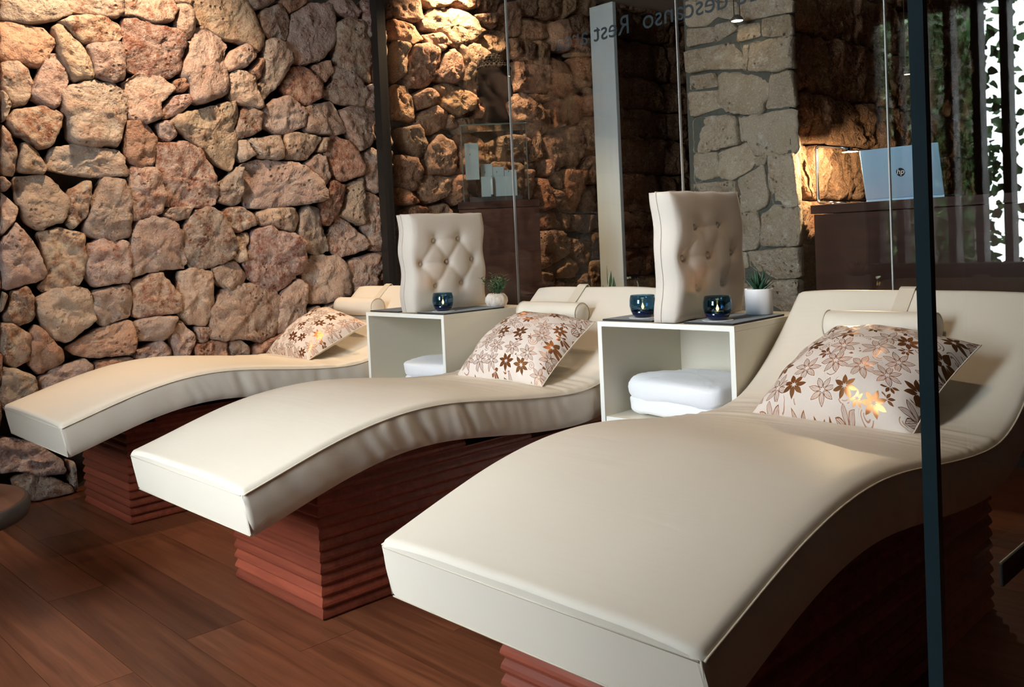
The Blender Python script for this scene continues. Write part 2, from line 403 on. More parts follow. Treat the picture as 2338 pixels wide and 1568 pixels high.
# --- stones ---------------------------------------------------------------
def resample(P, step):
    out = []
    for i in range(len(P)):
        a, b = P[i], P[(i+1) % len(P)]
        k = max(1, int(round(np.linalg.norm(b-a)/step)))
        for j in range(k): out.append(a+(b-a)*j/k)
    return np.array(out)
def stone_mesh(P, seed, proud=.04, rough=.010, step=.016, depth=.10, grow=1.065, edge=.010, cut=.10):
    """outline P (n,2) in wall metres -> closed lump; local axes: u, v, outwards"""
    rnd = random.Random(seed)
    P = np.asarray(P, float)
    for _ in range(1):                                      # soften the corners
        Q = []
        for i in range(len(P)):
            a, b = P[i], P[(i+1) % len(P)]; Q += [a*(1-cut)+b*cut, a*cut+b*(1-cut)]
        P = np.array(Q)
    P = resample(P, step); c = P.mean(0); P = c+(P-c)*grow; n = len(P)
    size = math.sqrt(abs(np.sum(P[:, 0]*np.roll(P[:, 1], -1)-np.roll(P[:, 0], -1)*P[:, 1]))/2)
    off = Vector((rnd.uniform(0, 50), rnd.uniform(0, 50), rnd.uniform(0, 50)))
    def nz(u, v, w, s): return noise.noise(Vector((u*s, v*s, w*s))+off)
    for i in range(n):
        d = P[i]-c; k = 1+.05*nz(P[i][0], P[i][1], 0, 22)+.055*nz(P[i][0], P[i][1], 3, 55)+.03*nz(P[i][0], P[i][1], 5, 120)
        P[i] = c+d*k
    h = proud*rnd.uniform(.55, 1.25)
    tu, tv = rnd.uniform(-.22, .22), rnd.uniform(-.22, .22)
    er = min(.26, edge/max(size, .05))                         # edge radius as a share of the size
    rings = [(.86, -depth), (1.0, -.030), (1.0, -.004), (1-er*.45, h*.45), (1-er, h*.78), (.80, h*.92), (.68, h*.98), (.55, h*1.02), (.42, h*1.05), (.28, h*1.05), (.14, h*1.05)]
    V = []; F = []
    for k, (s, d) in enumerate(rings):
        for i in range(n):
            p = c+(P[i]-c)*s
            dd = d
            if k >= 3:
                q = p-c; f_ = min(1, (k-2)/2)
                dd += (q[0]*tu+q[1]*tv)*f_ + rough*f_*(nz(p[0], p[1], 1, 15)*1.5+nz(p[0], p[1], 2, 34)*1.0+nz(p[0], p[1], 4, 75)*.6-abs(nz(p[0], p[1], 6, 20))*1.3)
            V.append((p[0]-c[0], p[1]-c[1], dd))
    V.append((0, 0, h*1.05+rough*nz(c[0], c[1], 1, 18)))
    for k in range(len(rings)-1):
        for i in range(n):
            j = (i+1) % n; F.append((k*n+i, k*n+j, (k+1)*n+j, (k+1)*n+i))
    last = (len(rings)-1)*n
    for i in range(n): F.append((last+i, last+(i+1) % n, len(V)-1))
    F.append(tuple(range(n-1, -1, -1)))
    return V, F, c
def add_stone(P, plane, parent, mat, seed, col=None, **k):
    V, F, c = stone_mesh(P, seed, **k)
    if plane[0] == 'x':     # faces +X: u = y, v = z
        V = [(w, u, v) for u, v, w in V]; loc = (plane[1], c[0], c[1])
    elif plane[0] == '-y':  # faces -Y: u = x
        V = [(u, -w, v) for u, v, w in V]; loc = (c[0], plane[1], c[1])
    me = mesh('stone', V, F)
    o = link('stone', me, mat, parent, True); o.location = loc
    rnd = random.Random(seed*3+1)
    if col is None:
        b = rnd.uniform(.80, 1.12); w = rnd.uniform(-.07, .05)
        col = (b*(1+w*.2), b*(1-w*-.5), b*(1+w*-1.2))
        if rnd.random() < .16: col = (b*.98, b*.80, b*.72)
        elif rnd.random() < .16: col = (b*.92, b*.97, b*1.0)
    o.color = (*col, 1)
    return o
def poly(s):
    v = [float(q) for q in s.split()]
    return list(zip(v[::2], v[1::2]))
def traced(lines, ox, oy, sc, plane):
    out = []
    for s in lines.strip().splitlines():
        P = poly(s)
        if plane[0] == 'x': out.append(np.array([on_x(ox+a*sc, oy+b*sc, plane[1])[1:3] for a, b in P]))
        else: out.append(np.array([on_y(ox+a*sc, oy+b*sc, plane[1])[[0, 2]] for a, b in P]))
    return out
K = 480/1568
A = """0 0 480 0 515 110 400 150 215 180 0 145
490 0 905 0 910 90 870 135 700 110 520 80
915 0 1280 0 1310 80 1270 160 1150 180 1010 130 920 110
1300 0 1450 0 1420 50 1330 25
1320 40 1380 40 1420 90 1455 230 1400 290 1340 270 1310 190
450 165 520 125 760 120 880 180 915 260 880 305 640 325 590 310
0 155 200 200 300 215 390 290 395 335 340 450 280 500 150 460 0 450
395 210 440 195 600 340 690 500 680 600 540 600 430 380
640 340 760 320 900 320 930 430 925 590 840 610 690 580 680 470
920 150 1020 150 1180 200 1300 230 1365 290 1330 540 1240 585 980 530 940 400
0 470 130 460 200 530 240 620 190 780 80 800 0 640
340 420 430 415 500 480 515 580 440 780 390 810 250 740 230 690 300 520
470 670 690 610 830 630 935 710 945 850 870 1080 700 1085 520 1060 505 910 455 760
60 900 100 820 310 795 400 820 470 860 440 960 380 1080 290 1115 230 1070 90 990
920 620 1050 550 1200 580 1300 660 1180 780 1190 880 1100 920 960 890 950 720
1290 600 1400 570 1420 620 1370 690 1300 690
1200 830 1280 720 1390 700 1425 760 1340 850 1230 885
945 910 1050 900 1120 970 1165 1050 1145 1230 1010 1245 940 1180
1170 930 1240 895 1320 1010 1250 1065 1190 1030
0 660 80 790 30 900 0 900
0 930 60 1000 120 1130 105 1300 0 1290
150 1080 200 1065 270 1130 340 1250 310 1300 125 1280
350 1200 420 1100 560 1080 870 1120 920 1190 950 1310 680 1320 380 1270
0 1310 75 1380 40 1425 0 1420"""
B = """-15 120 40 0 370 0 440 120 515 290 470 395 390 320 200 270 110 200 0 160
375 0 620 0 540 60 430 80
490 90 650 35 720 150 690 300 560 290 500 200
650 0 880 0 800 60 720 100 660 50
740 110 870 35 1020 40 1055 120 1050 320 960 440 780 480 730 400 715 280
1020 0 1170 0 1240 90 1200 150 1060 90
1260 0 1370 0 1405 110 1350 300 1280 280 1250 130
1065 190 1150 140 1250 170 1310 360 1310 600 1220 580 1060 470
1340 330 1415 230 1425 640 1340 590 1325 430
230 460 290 380 390 325 455 420 380 510 250 535
420 540 500 430 520 480 480 600
520 310 620 300 720 460 640 620 520 750 485 700 520 500
275 560 330 520 430 560 510 800 460 810 270 740
760 500 850 510 950 620 960 720 840 790 680 680 690 600
890 490 1000 450 1045 540 980 615 930 560
1050 500 1130 510 1240 590 1285 700 1270 790 1080 770 970 700 1040 610
1285 650 1340 625 1420 660 1415 780 1340 820 1280 790
370 810 420 795 510 850 510 960 440 1010 320 1040 320 960
530 810 600 750 700 720 830 830 820 940 720 990 640 1000 520 930
850 790 1040 760 1080 850 1145 980 1060 1010 840 980
1110 830 1200 790 1390 830 1385 970 1300 1090 1220 1130 1140 960
1395 830 1430 800 1455 850 1400 900
1395 960 1450 900 1475 1090 1400 1090
340 1050 400 1040 460 1160 370 1210 335 1150
410 1040 640 1005 670 1100 660 1190 500 1180
680 1010 770 990 950 1030 900 1120 840 1190 690 1180
960 1030 1005 1020 970 1140 920 1130
1000 1040 1060 1015 1180 1080 1240 1200 1250 1310 1090 1350 1020 1280 990 1150
840 1230 930 1150 970 1170 1010 1330 960 1390 900 1310
1250 1170 1330 1100 1410 1170 1410 1330 1360 1440 1290 1410 1270 1270
1420 1120 1460 1130 1465 1270 1420 1280
200 1380 340 1240 365 1370 350 1510 300 1535 200 1500
360 1250 480 1200 750 1215 880 1300 940 1390 955 1500 560 1555 410 1540 375 1400"""
Cc = """0 370 110 235 200 310 260 400 330 560 330 630 150 690 40 715 0 700
280 300 440 275 620 310 610 430 640 560 580 690 330 725 300 690 360 600 320 440
640 390 740 350 950 360 975 480 960 660 700 695 640 610
975 330 1020 220 1130 185 1290 215 1350 330 1385 550 1090 590 980 630
1210 170 1250 115 1440 100 1400 190 1290 215
70 740 190 700 250 780 250 950 130 985 30 940
0 730 50 760 0 900
265 800 400 720 560 705 650 730 690 860 695 950 500 1120 360 1060 300 930
680 740 960 680 980 800 960 920 770 990 700 900
990 660 1200 590 1260 690 1340 780 1330 890 1010 925 990 800
0 980 80 970 220 1060 210 1250 100 1300 40 1280 0 1240
225 1040 270 990 340 1050 470 1180 470 1260 290 1355 215 1270
500 1160 720 1020 970 945 990 1100 970 1200 690 1230 560 1200
1000 960 1130 920 1300 920 1240 1080 1200 1100 1000 1105
1010 1180 1190 1095 1270 1170 1260 1290 1000 1300
1260 1040 1330 950 1450 1060 1440 1150 1380 1250 1290 1230
1450 1000 1568 1000 1568 1080 1480 1120
0 1290 120 1310 230 1360 270 1450 260 1600 0 1620
290 1390 410 1310 640 1240 690 1290 650 1480 320 1560
1440 1140 1568 1100 1568 1260 1450 1250
720 1260 980 1220 990 1380 700 1400"""
Dd = """200 180 270 115 360 105 460 170 470 240 330 300 260 250
480 150 560 120 740 110 780 190 740 300 620 270 500 240
310 320 400 295 415 330 385 400 390 500 350 520 300 480 320 400
440 290 560 255 610 290 720 310 820 400 800 580 640 720 520 690 410 630 390 520
790 150 850 100 930 120 950 220 1015 420 920 460 800 380 780 300
1015 330 1080 175 1200 260 1305 410 1100 480 1020 410
1410 100 1450 170 1470 440 1380 430 1400 300
150 560 310 505 400 620 370 680 260 735 160 650
150 850 240 730 400 675 620 730 650 800 600 1060 500 1105 320 1080 230 1100 140 1080 130 970
660 740 770 645 830 690 830 930 780 980 620 1050 640 900
820 560 900 470 1090 480 1145 560 1150 760 1050 800 900 825 840 800
1165 510 1280 470 1410 440 1430 530 1360 620 1350 710 1190 760 1160 640
1440 480 1480 500 1480 730 1370 730 1380 640
850 870 930 840 930 880 890 930 840 940
940 880 1100 790 1190 780 1180 900 900 960
20 1000 130 1000 110 1110 50 1120
10 1160 120 1100 240 1110 230 1260 20 1250
240 1190 270 1110 340 1095 410 1150 410 1290 240 1280
440 1150 560 1090 640 1060 700 1000 760 1150 560 1270 430 1290"""
Ff = """358 331 413 325 455 345 490 400 500 440 480 470 380 472 372 430 358 390
32 408 105 400 132 428 157 455 148 500 90 523 60 505 40 460
156 435 202 411 204 450 195 495 165 522 152 510
208 470 232 410 275 410 293 440 296 540 235 548 196 535 193 510
297 385 350 382 365 405 376 455 360 490 300 503 294 440
413 170 440 72 465 63 495 80 516 108 505 140 520 175 515 205 500 220 460 235 435 228 430 195
386 280 410 262 530 233 541 260 533 290 541 330 525 385 500 375 450 330
733 460 752 410 784 425 772 480 750 515 728 500
785 470 793 425 829 404 825 450 822 515 805 505 776 490
825 445 845 440 868 460 870 530 860 570 845 570 828 520
866 440 890 425 890 465 872 455
876 398 888 392 888 420 876 424
0 440 12 448 40 475 35 500 0 540
410 625 440 615 482 622 485 700 470 742 430 738 408 715
420 520 440 490 470 472 500 490 535 560 528 590 470 612 440 610 422 575
0 998 80 1010 140 1050 145 1080 100 1085 40 1075 0 1080
55 1083 90 1078 130 1095 160 1108 163 1122 80 1143 40 1130 30 1095
155 1052 170 1055 178 1115 170 1122 160 1090"""
Gg = """70 0 210 0 235 95 190 115 70 85
75 95 185 130 230 200 160 235 80 190
235 100 280 50 400 50 480 90 525 170 490 215 380 250 330 170 240 150
230 180 310 170 360 230 320 270 250 240
180 235 250 230 300 270 295 380 250 445 140 450 145 380
310 300 370 255 410 290 430 400 380 430 300 410
410 240 490 230 550 290 545 440 500 500 440 430 430 330
510 200 570 150 640 170 655 250 620 270 545 260
480 80 590 70 610 120 580 150 520 120
215 0 380 0 370 30 270 45
390 0 520 0 510 40 440 55
530 0 620 0 610 60 540 60
90 430 150 450 190 560 180 620 95 600
180 490 250 450 300 490 280 540 210 565
300 440 370 430 500 500 490 560 400 595 330 550
200 600 290 540 350 590 340 650 270 690 200 640
110 660 190 640 225 670 245 780 200 810 130 740
240 760 310 690 390 740 405 820 380 890 240 890
95 800 180 810 215 870 190 980 110 960
210 920 250 895 360 910 350 1000 260 1040 215 1020
105 960 180 990 205 1040 150 1050 105 1040
140 1075 200 1050 250 1070 260 1180 135 1180
270 1060 340 1040 375 1080 370 1180 270 1180
365 920 440 890 440 1020 390 1050 360 990
350 590 390 585 400 660 360 650
400 610 490 600 495 680 420 690
90 210 150 230 140 380 90 420
500 500 545 450 545 600 505 600
410 700 470 690 530 720 520 880 420 880
540 740 600 720 610 800 545 860
630 700 720 690 780 720 740 830 630 830
560 830 740 840 735 1000 550 1010
620 40 680 10 720 60 735 180 680 190 630 150
720 0 810 0 800 80 740 80
740 100 860 130 865 200 745 200
820 0 930 0 930 80 880 100 820 80
940 0 1000 0 990 60 940 100
1005 0 1085 0 1080 85 1020 70
980 90 1060 70 1085 130 1080 180 1010 180 970 150
870 130 950 100 970 160 960 270 880 260
740 205 800 220 800 300 745 310
810 210 870 230 880 330 830 340
735 330 880 340 875 470 745 470
890 300 970 330 975 480 900 500
980 200 1085 200 1085 290 970 290
980 300 1085 305 1085 440 1000 440
780 480 880 490 870 515 800 520
660 490 740 480 800 530 790 600 720 625 690 560
800 540 830 530 840 620 810 620
890 520 970 510 970 640 895 660
975 450 1050 490 1040 620 975 640
1050 450 1100 470 1100 570 1060 570
840 560 880 560 880 650 845 690
780 630 825 630 830 820 790 820
840 700 960 680 965 830 900 870 870 800
960 660 1030 650 1060 780 1010 870 970 850
1040 600 1100 600 1110 760 1065 760
845 820 890 810 900 870 860 905
885 880 940 880 930 970 890 930
940 870 1050 880 1050 950 1010 1090 950 1060
1040 880 1100 790 1115 940 1055 940
825 920 870 920 890 1060 840 1080
875 950 935 990 930 1060 880 1020
1050 960 1110 950 1110 1080 1050 1090
835 1110 900 1080 930 1160 840 1170
935 1090 985 1100 970 1170 940 1180
985 1100 1060 1100 1060 1180 990 1180
1070 1100 1110 1100 1130 1160 1070 1190
835 1190 920 1180 980 1230 970 1310 850 1370
990 1220 1080 1230 1080 1330 1040 1360 985 1290
1085 1190 1130 1190 1130 1320 1090 1320
900 1380 980 1320 1040 1360 1000 1420 910 1420
1065 1340 1135 1330 1140 1500 1070 1505
960 1480 1060 1390 1065 1500 970 1508
835 1390 890 1400 900 1450 850 1470
900 1460 945 1440 940 1508 900 1508
660 200 720 200 730 290 690 300
700 320 730 310 740 430 705 470
740 870 800 870 790 1010 735 990"""
Pp = """605 -120 850 -120 850 0 605 0
870 -120 1130 -120 1130 -10 870 -10
605 10 740 10 760 80 700 130 610 135
745 20 850 10 860 90 830 100 770 90
880 0 1130 0 1130 60 1000 85 880 110
605 150 735 140 735 210 610 240
745 130 830 110 865 150 740 215
870 130 970 115 975 185 860 215
1000 100 1125 75 1130 175 990 190
610 265 860 215 885 310 880 350 720 355 620 375
890 235 915 230 910 360 890 360
920 225 1130 185 1140 340 1050 365 915 355
620 390 740 375 765 440 620 460
620 475 760 465 775 545 630 600
770 380 1025 365 1015 470 985 580 830 575 775 520
1040 395 1135 365 1145 540 1010 550
635 610 850 590 870 735 700 775 635 775
870 600 890 610 890 720 875 720
895 605 1145 560 1155 780 960 790 900 700
640 790 765 780 765 900 640 930
775 780 910 735 950 800 930 860 830 920 770 900
950 800 1015 795 1000 840 950 850
1020 800 1150 795 1165 1045 1045 1045 1020 930
865 920 990 850 1020 1000 1000 1060 880 1085
640 940 850 925 865 1000 650 1000
885 1095 960 1085 985 1200 960 1270 880 1280
990 1100 1050 1055 1165 1060 1175 1255 1000 1255
885 1290 910 1290 915 1365 890 1370
920 1290 1170 1265 1175 1410 1000 1430 930 1350
1000 1440 1175 1435 1180 1590 1000 1590
650 1010 860 1010 870 1180 655 1180
660 1190 870 1190 875 1400 665 1400
670 1410 985 1440 985 1600 675 1600
680 1610 930 1610 930 1760 685 1760
940 1610 1185 1610 1190 1760 940 1760"""
wall_left = box('wall_left', WX-.30, WX-.10, -1.5, 5.19, 0, CEIL, M['mortar'])
wall_rear = box('wall_rear', WX-.30, WX-.10, 5.192, 8.2, 0, CEIL, M['mortar'])
tag(wall_rear, 'dark brown rubble stone wall beyond the pale board', 'wall', kind='structure')
tag(wall_left, 'rough warm limestone rubble wall beside the loungers and behind the glass', 'wall', kind='structure')
sid = 0
PALE = {12: (1.0, 1.06, 1.1), 13: (1.05, 1.06, 1.02), 36: (1.0, 1.0, 1.0)}
near = []
for txt, ox, oy, s in ((A, 0, 0, K), (B, 440, 0, K), (Cc, 0, 440, K), (Dd, 440, 440, K), (Ff, 0, 0, 1)):
    near += traced(txt, ox, oy, s, ('x', WX))
for P in near:
    sid += 1; add_stone(P, ('x', WX), wall_left, M['stone'], sid, PALE.get(sid-1), proud=.042, rough=.011)
far = traced(Gg, 860, 0, 520/1165, ('x', WX))
for P in far:
    sid += 1; add_stone(P, ('x', WX), wall_left, M['stone_far'], sid, proud=.05, rough=.012, step=.022)
def rubble(u0, u1, v0, v1, rh, rw, seed, skip=None):
    rnd = random.Random(seed); out = []; v = v0
    while v < v1-.04:
        h = min(rh*rnd.uniform(.75, 1.3), v1-v); u = u0
        while u < u1-.03:
            w = min(rw*rnd.uniform(.6, 1.5), u1-u)
            g = .008; j = min(w, h)*.16
            R = lambda: rnd.uniform(-j, j)*.6
            P = [(u+g+abs(R()), v+g+abs(R())), (u+w*.5+R(), v+g), (u+w-g-abs(R()), v+g+abs(R())), (u+w-g, v+h*.5+R()),
                 (u+w-g-abs(R()), v+h-g-abs(R())), (u+w*.45+R(), v+h-g), (u+g+abs(R()), v+h-g-abs(R())), (u+g, v+h*.5+R())]
            if skip is None or not skip(u+w/2, v+h/2): out.append(np.array(P))
            u += w
        v += h
    return out
top_of_trace = lambda yy: np.interp(yy, [1.1, 3.2, 5.1], [2.20, 2.53, 2.82])
extra = rubble(.30, 1.03, .05, 2.5, .20, .22, 5) + rubble(1.03, 5.1, 2.22, 2.84, .17, .22, 6, lambda a, b: b < top_of_trace(a)+.08)
for P in extra:
    if P[:, 0].mean() < 1.03: P[:, 0] += .052*P[:, 1]
    sid += 1; add_stone(P, ('x', WX), wall_left, M['stone'], sid, step=.03)
for P in rubble(5.28, 6.9, .55, CEIL, .23, .21, 8):
    sid += 1; add_stone(P, ('x', WX), wall_rear, M['stone_far'], sid, (.66, .60, .55), step=.03, proud=.06, rough=.016)

PY = 4.0
pillar = box('wall_pillar', -2.735, -2.145, PY+.012, PY+.10, 0, CEIL, M['mortar_grey'])
tag(pillar, 'beige squared-stone pillar face beyond the glass', 'wall', kind='structure')
for P in traced(Pp, 1300, 0, 580/1299, ('-y', PY)):
    sid += 1; b = RND.uniform(.86, 1.1)
    add_stone(P, ('-y', PY), pillar, M['stone_pillar'], sid, (b, b, b), proud=.010, rough=.004, depth=.06, step=.02, grow=1.085, edge=.006, cut=.07)
side_x = -2.21
wall_side = box('wall_side', side_x-.25, side_x-.04, PY+.105, 8.1, 0, CEIL, M['mortar'])
tag(wall_side, 'dark rough stone wall running back beside the desk', 'wall', kind='structure')
for P in rubble(PY+.05, 6.6, .5, CEIL, .25, .15, 12):
    sid += 1; add_stone(P, ('x', side_x), wall_side, M['stone_far'], sid, (.86, .80, .76), step=.03, proud=.05, rough=.014)
wall_back = box('wall_back', -4.5, 1.8, 8.05, 8.2, 0, CEIL, M['dark_plaster'])
tag(wall_back, 'dark far wall of the back room', 'wall', kind='structure')
wall_right = box('wall_right', 1.5, 1.65, -1.5, 8.1, 0, CEIL, M['panel_wood'])
tag(wall_right, 'dark timber wall on the right', 'wall', kind='structure')

# --- window wall behind the camera (lights the room, mirrored in the glass) ---
WY = -1.25
wf = empty('wall_front', (0, WY, 0), 'window wall with upright timber posts facing the loungers', 'wall')
tag(wf, kind='structure')
box('solid_wall', -4.5, -3.28, WY-.15, WY, 0, CEIL, M['dark_plaster'], None).parent = wf
box('solid_wall', -1.50, 1.65, WY-.15, WY, 0, CEIL, M['dark_plaster'], None).parent = wf
box('lintel', -3.28, -1.50, WY-.15, WY, 2.76, CEIL, M['dark_plaster'], None).parent = wf
for o in list(wf.children): o.location = (0, -WY, 0)
pm = None
x = -3.24
while x < -1.52:
    if pm is None:
        bm = bmesh.new(); bm_box(bm, -.03, .03, -.14, .0, 0, 2.76)
        bmesh.ops.recalc_face_normals(bm, faces=bm.faces); pm = bpy.data.meshes.new('post'); bm.to_mesh(pm); bm.free(); pm.materials.append(M['post_wood'])
    o = bpy.data.objects.new('post', pm); C.objects.link(o); o.parent = wf; o.location = (x, -.02, 0)
    x += .205
bm = bmesh.new(); rnd = random.Random(3)
def leaf(bm, p, s, rnd):
    M3 = Matrix.Rotation(rnd.uniform(-.8, .8), 3, 'X') @ Matrix.Rotation(rnd.uniform(0, 6.28), 3, 'Y') @ Matrix.Rotation(rnd.uniform(-.6, .6), 3, 'Z')
    pts = [(0, 0, -.5), (.42, .1, -.25), (.30, .02, .15), (0, 0, .55), (-.30, .02, .15), (-.42, .1, -.25)]
    vs = [bm.verts.new(M3 @ Vector(q)*s + Vector(p)) for q in pts]
    bm.faces.new((vs[0], vs[1], vs[2], vs[3])); bm.faces.new((vs[0], vs[3], vs[4], vs[5]))
for i in range(3600):
    xx = rnd.uniform(-3.9, -2.6) if rnd.random() < .9 else -2.6+abs(rnd.gauss(0, .26))
    leaf(bm, (xx, WY-.30-rnd.random()*.30, rnd.uniform(.0, 2.9)), rnd.uniform(.05, .10), rnd)
o = finish(bm, 'ivy', M['ivy']); tag(o, 'green ivy climbing outside behind the window posts', 'ivy', kind='stuff')
o = box('wall_garden', -6.0, -2.98, WY-1.85, WY-1.6, -.05, 3.1, M['mortar']); tag(o, 'dark garden wall overgrown with ivy outside the window', 'wall', kind='structure')
o = box('ground_outside', -9, 6, -9, WY-.2, -.3, -.05, M['mortar_grey']); tag(o, 'paving outside the window', 'ground', kind='structure')

# --- glass partition ---------------------------------------------------------
part = empty('window_1', (-4.2, GY, 0), 'frameless glass partition behind the loungers with mirrored lettering', 'glass partition')
tag(part, kind='structure')
def sub(o, root):
    o.parent = root; o.matrix_parent_inverse = Matrix.Translation(root.location).inverted(); return o
edges = [-4.19, -3.157, -2.15, -1.29, -.25, .80, 1.49]
for a, b in zip(edges, edges[1:]):
    sub(box('pane', a+.004, b-.004, GY-.005, GY+.005, .012, CEIL-.004, M['glass']), part)
for a in edges[1:-1]:
    sub(box('joint_strip', a-.0022, a+.0022, GY-.006, GY+.006, .012, CEIL-.004, M['joint']), part)
sub(box('channel', -4.255, -4.192, GY-.03, GY+.03, 0, CEIL-.002, M['channel']), part)
def text_mesh(body, size, depth, shear=0):
    cu = bpy.data.curves.new('t', 'FONT'); cu.body = body; cu.size = size; cu.extrude = depth; cu.shear = shear
    ob = bpy.data.objects.new('t', cu); C.objects.link(ob); bpy.context.view_layer.update()
    me = bpy.data.meshes.new_from_object(ob.evaluated_get(bpy.context.evaluated_depsgraph_get()))
    bpy.data.objects.remove(ob); bpy.data.curves.remove(cu); return me
me = text_mesh('Zona de descanso  Rest area', .118, .0006)
mx = max(v.co.x for v in me.vertices)
XS = 1.357/mx
for v in me.vertices:                       # seen from behind: reads towards -X
    v.co = Vector((-v.co.x*XS, -v.co.z, v.co.y))
lt = link('lettering', me, M['ink']); lt.location = (-1.479, GY+.0072, 1.940); sub(lt, part)

# --- near glass panel on the right -------------------------------------------
DX = -.227
door = empty('door_1', (DX, .60, 0), 'open clear glass door with dark edge strip close to the camera', 'glass door')
tag(door, kind='structure')
sub(box('pane', DX-.004, DX+.004, .602, 1.45, .01, 2.3, M['glass']), door)
sub(box('edge_strip', DX-.0052, DX+.0042, .594, .6015, .01, 2.3, M['strip']), door)
lp = on_x(2266, 1308, DX)
bm = bmesh.new(); bm_box(bm, DX+.0042, DX+.0075, lp[1], lp[1]+.16, lp[2]-.009, lp[2]+.009)
sub(finish(bm, 'lock_plate', M['plate'], None, .0012), door)


# ------------------------------------------------------------------ loungers
PROF = np.array([(1.025, .450), (1.107, .474), (1.211, .508), (1.314, .538), (1.425, .560), (1.50, .570), (1.58, .576), (1.66, .577), (1.75, .571), (1.84, .560),
                 (1.934, .547), (2.03, .535), (2.137, .524), (2.23, .517), (2.315, .515), (2.39, .522), (2.47, .547), (2.55, .587), (2.64, .647), (2.73, .717), (2.80, .780), (2.855, .830)])
THK = .128
def smooth_profile(y0, ys, n=170):
    P = PROF.copy(); P[:, 0] = y0+(P[:, 0]-1.025)*ys
    P[:, 1] += .013
    for _ in range(2):
        Q = P.copy(); Q[1:-1] = .25*P[:-2]+.5*P[1:-1]+.25*P[2:]; P = .5*P+.5*Q
    d = np.r_[0, np.cumsum(np.linalg.norm(np.diff(P, axis=0), axis=1))]
    s = np.linspace(0, d[-1], n)
    R = np.stack([np.interp(s, d, P[:, 0]), np.interp(s, d, P[:, 1])], 1)
    for _ in range(24): R[1:-1] = .25*R[:-2]+.5*R[1:-1]+.25*R[2:]
    T = np.gradient(R, axis=0); T /= np.linalg.norm(T, axis=1)[:, None]
    N = np.stack([-T[:, 1], T[:, 0]], 1)
    for k in range(14):          # the foot end is cut a little steeper
        N[k, 0] *= .62+.38*k/14
    N /= np.linalg.norm(N, axis=1)[:, None]
    return R, T, N
def section(hw, inset=0):
    r = .014; hw = hw-inset; pts = []
    nt = 18
    for i in range(nt+1):
        x = -hw+r+(2*hw-2*r)*i/nt; pts.append((x, .012*(1-(x/hw)**4)-inset))
    pts += [(hw-r*.35, -.004-inset), (hw, -r)]
    for k in range(1, 6): pts.append((hw+.004*math.sin(math.pi*k/6), -r-(THK-2*r)*k/6))
    pts += [(hw, -THK+r), (hw-r*.5, -THK+inset)]+[(hw*q, -THK+inset) for q in (.8, .6, .4, .2, 0, -.2, -.4, -.6, -.8)]+[(-hw+r*.5, -THK+inset), (-hw, -THK+r)]
    for k in range(5, 0, -1): pts.append((-hw-.004*math.sin(math.pi*k/6), -r-(THK-2*r)*k/6))
    pts += [(-hw, -r), (-hw+r*.35, -.004-inset)]
    return pts
LOUNGERS = []
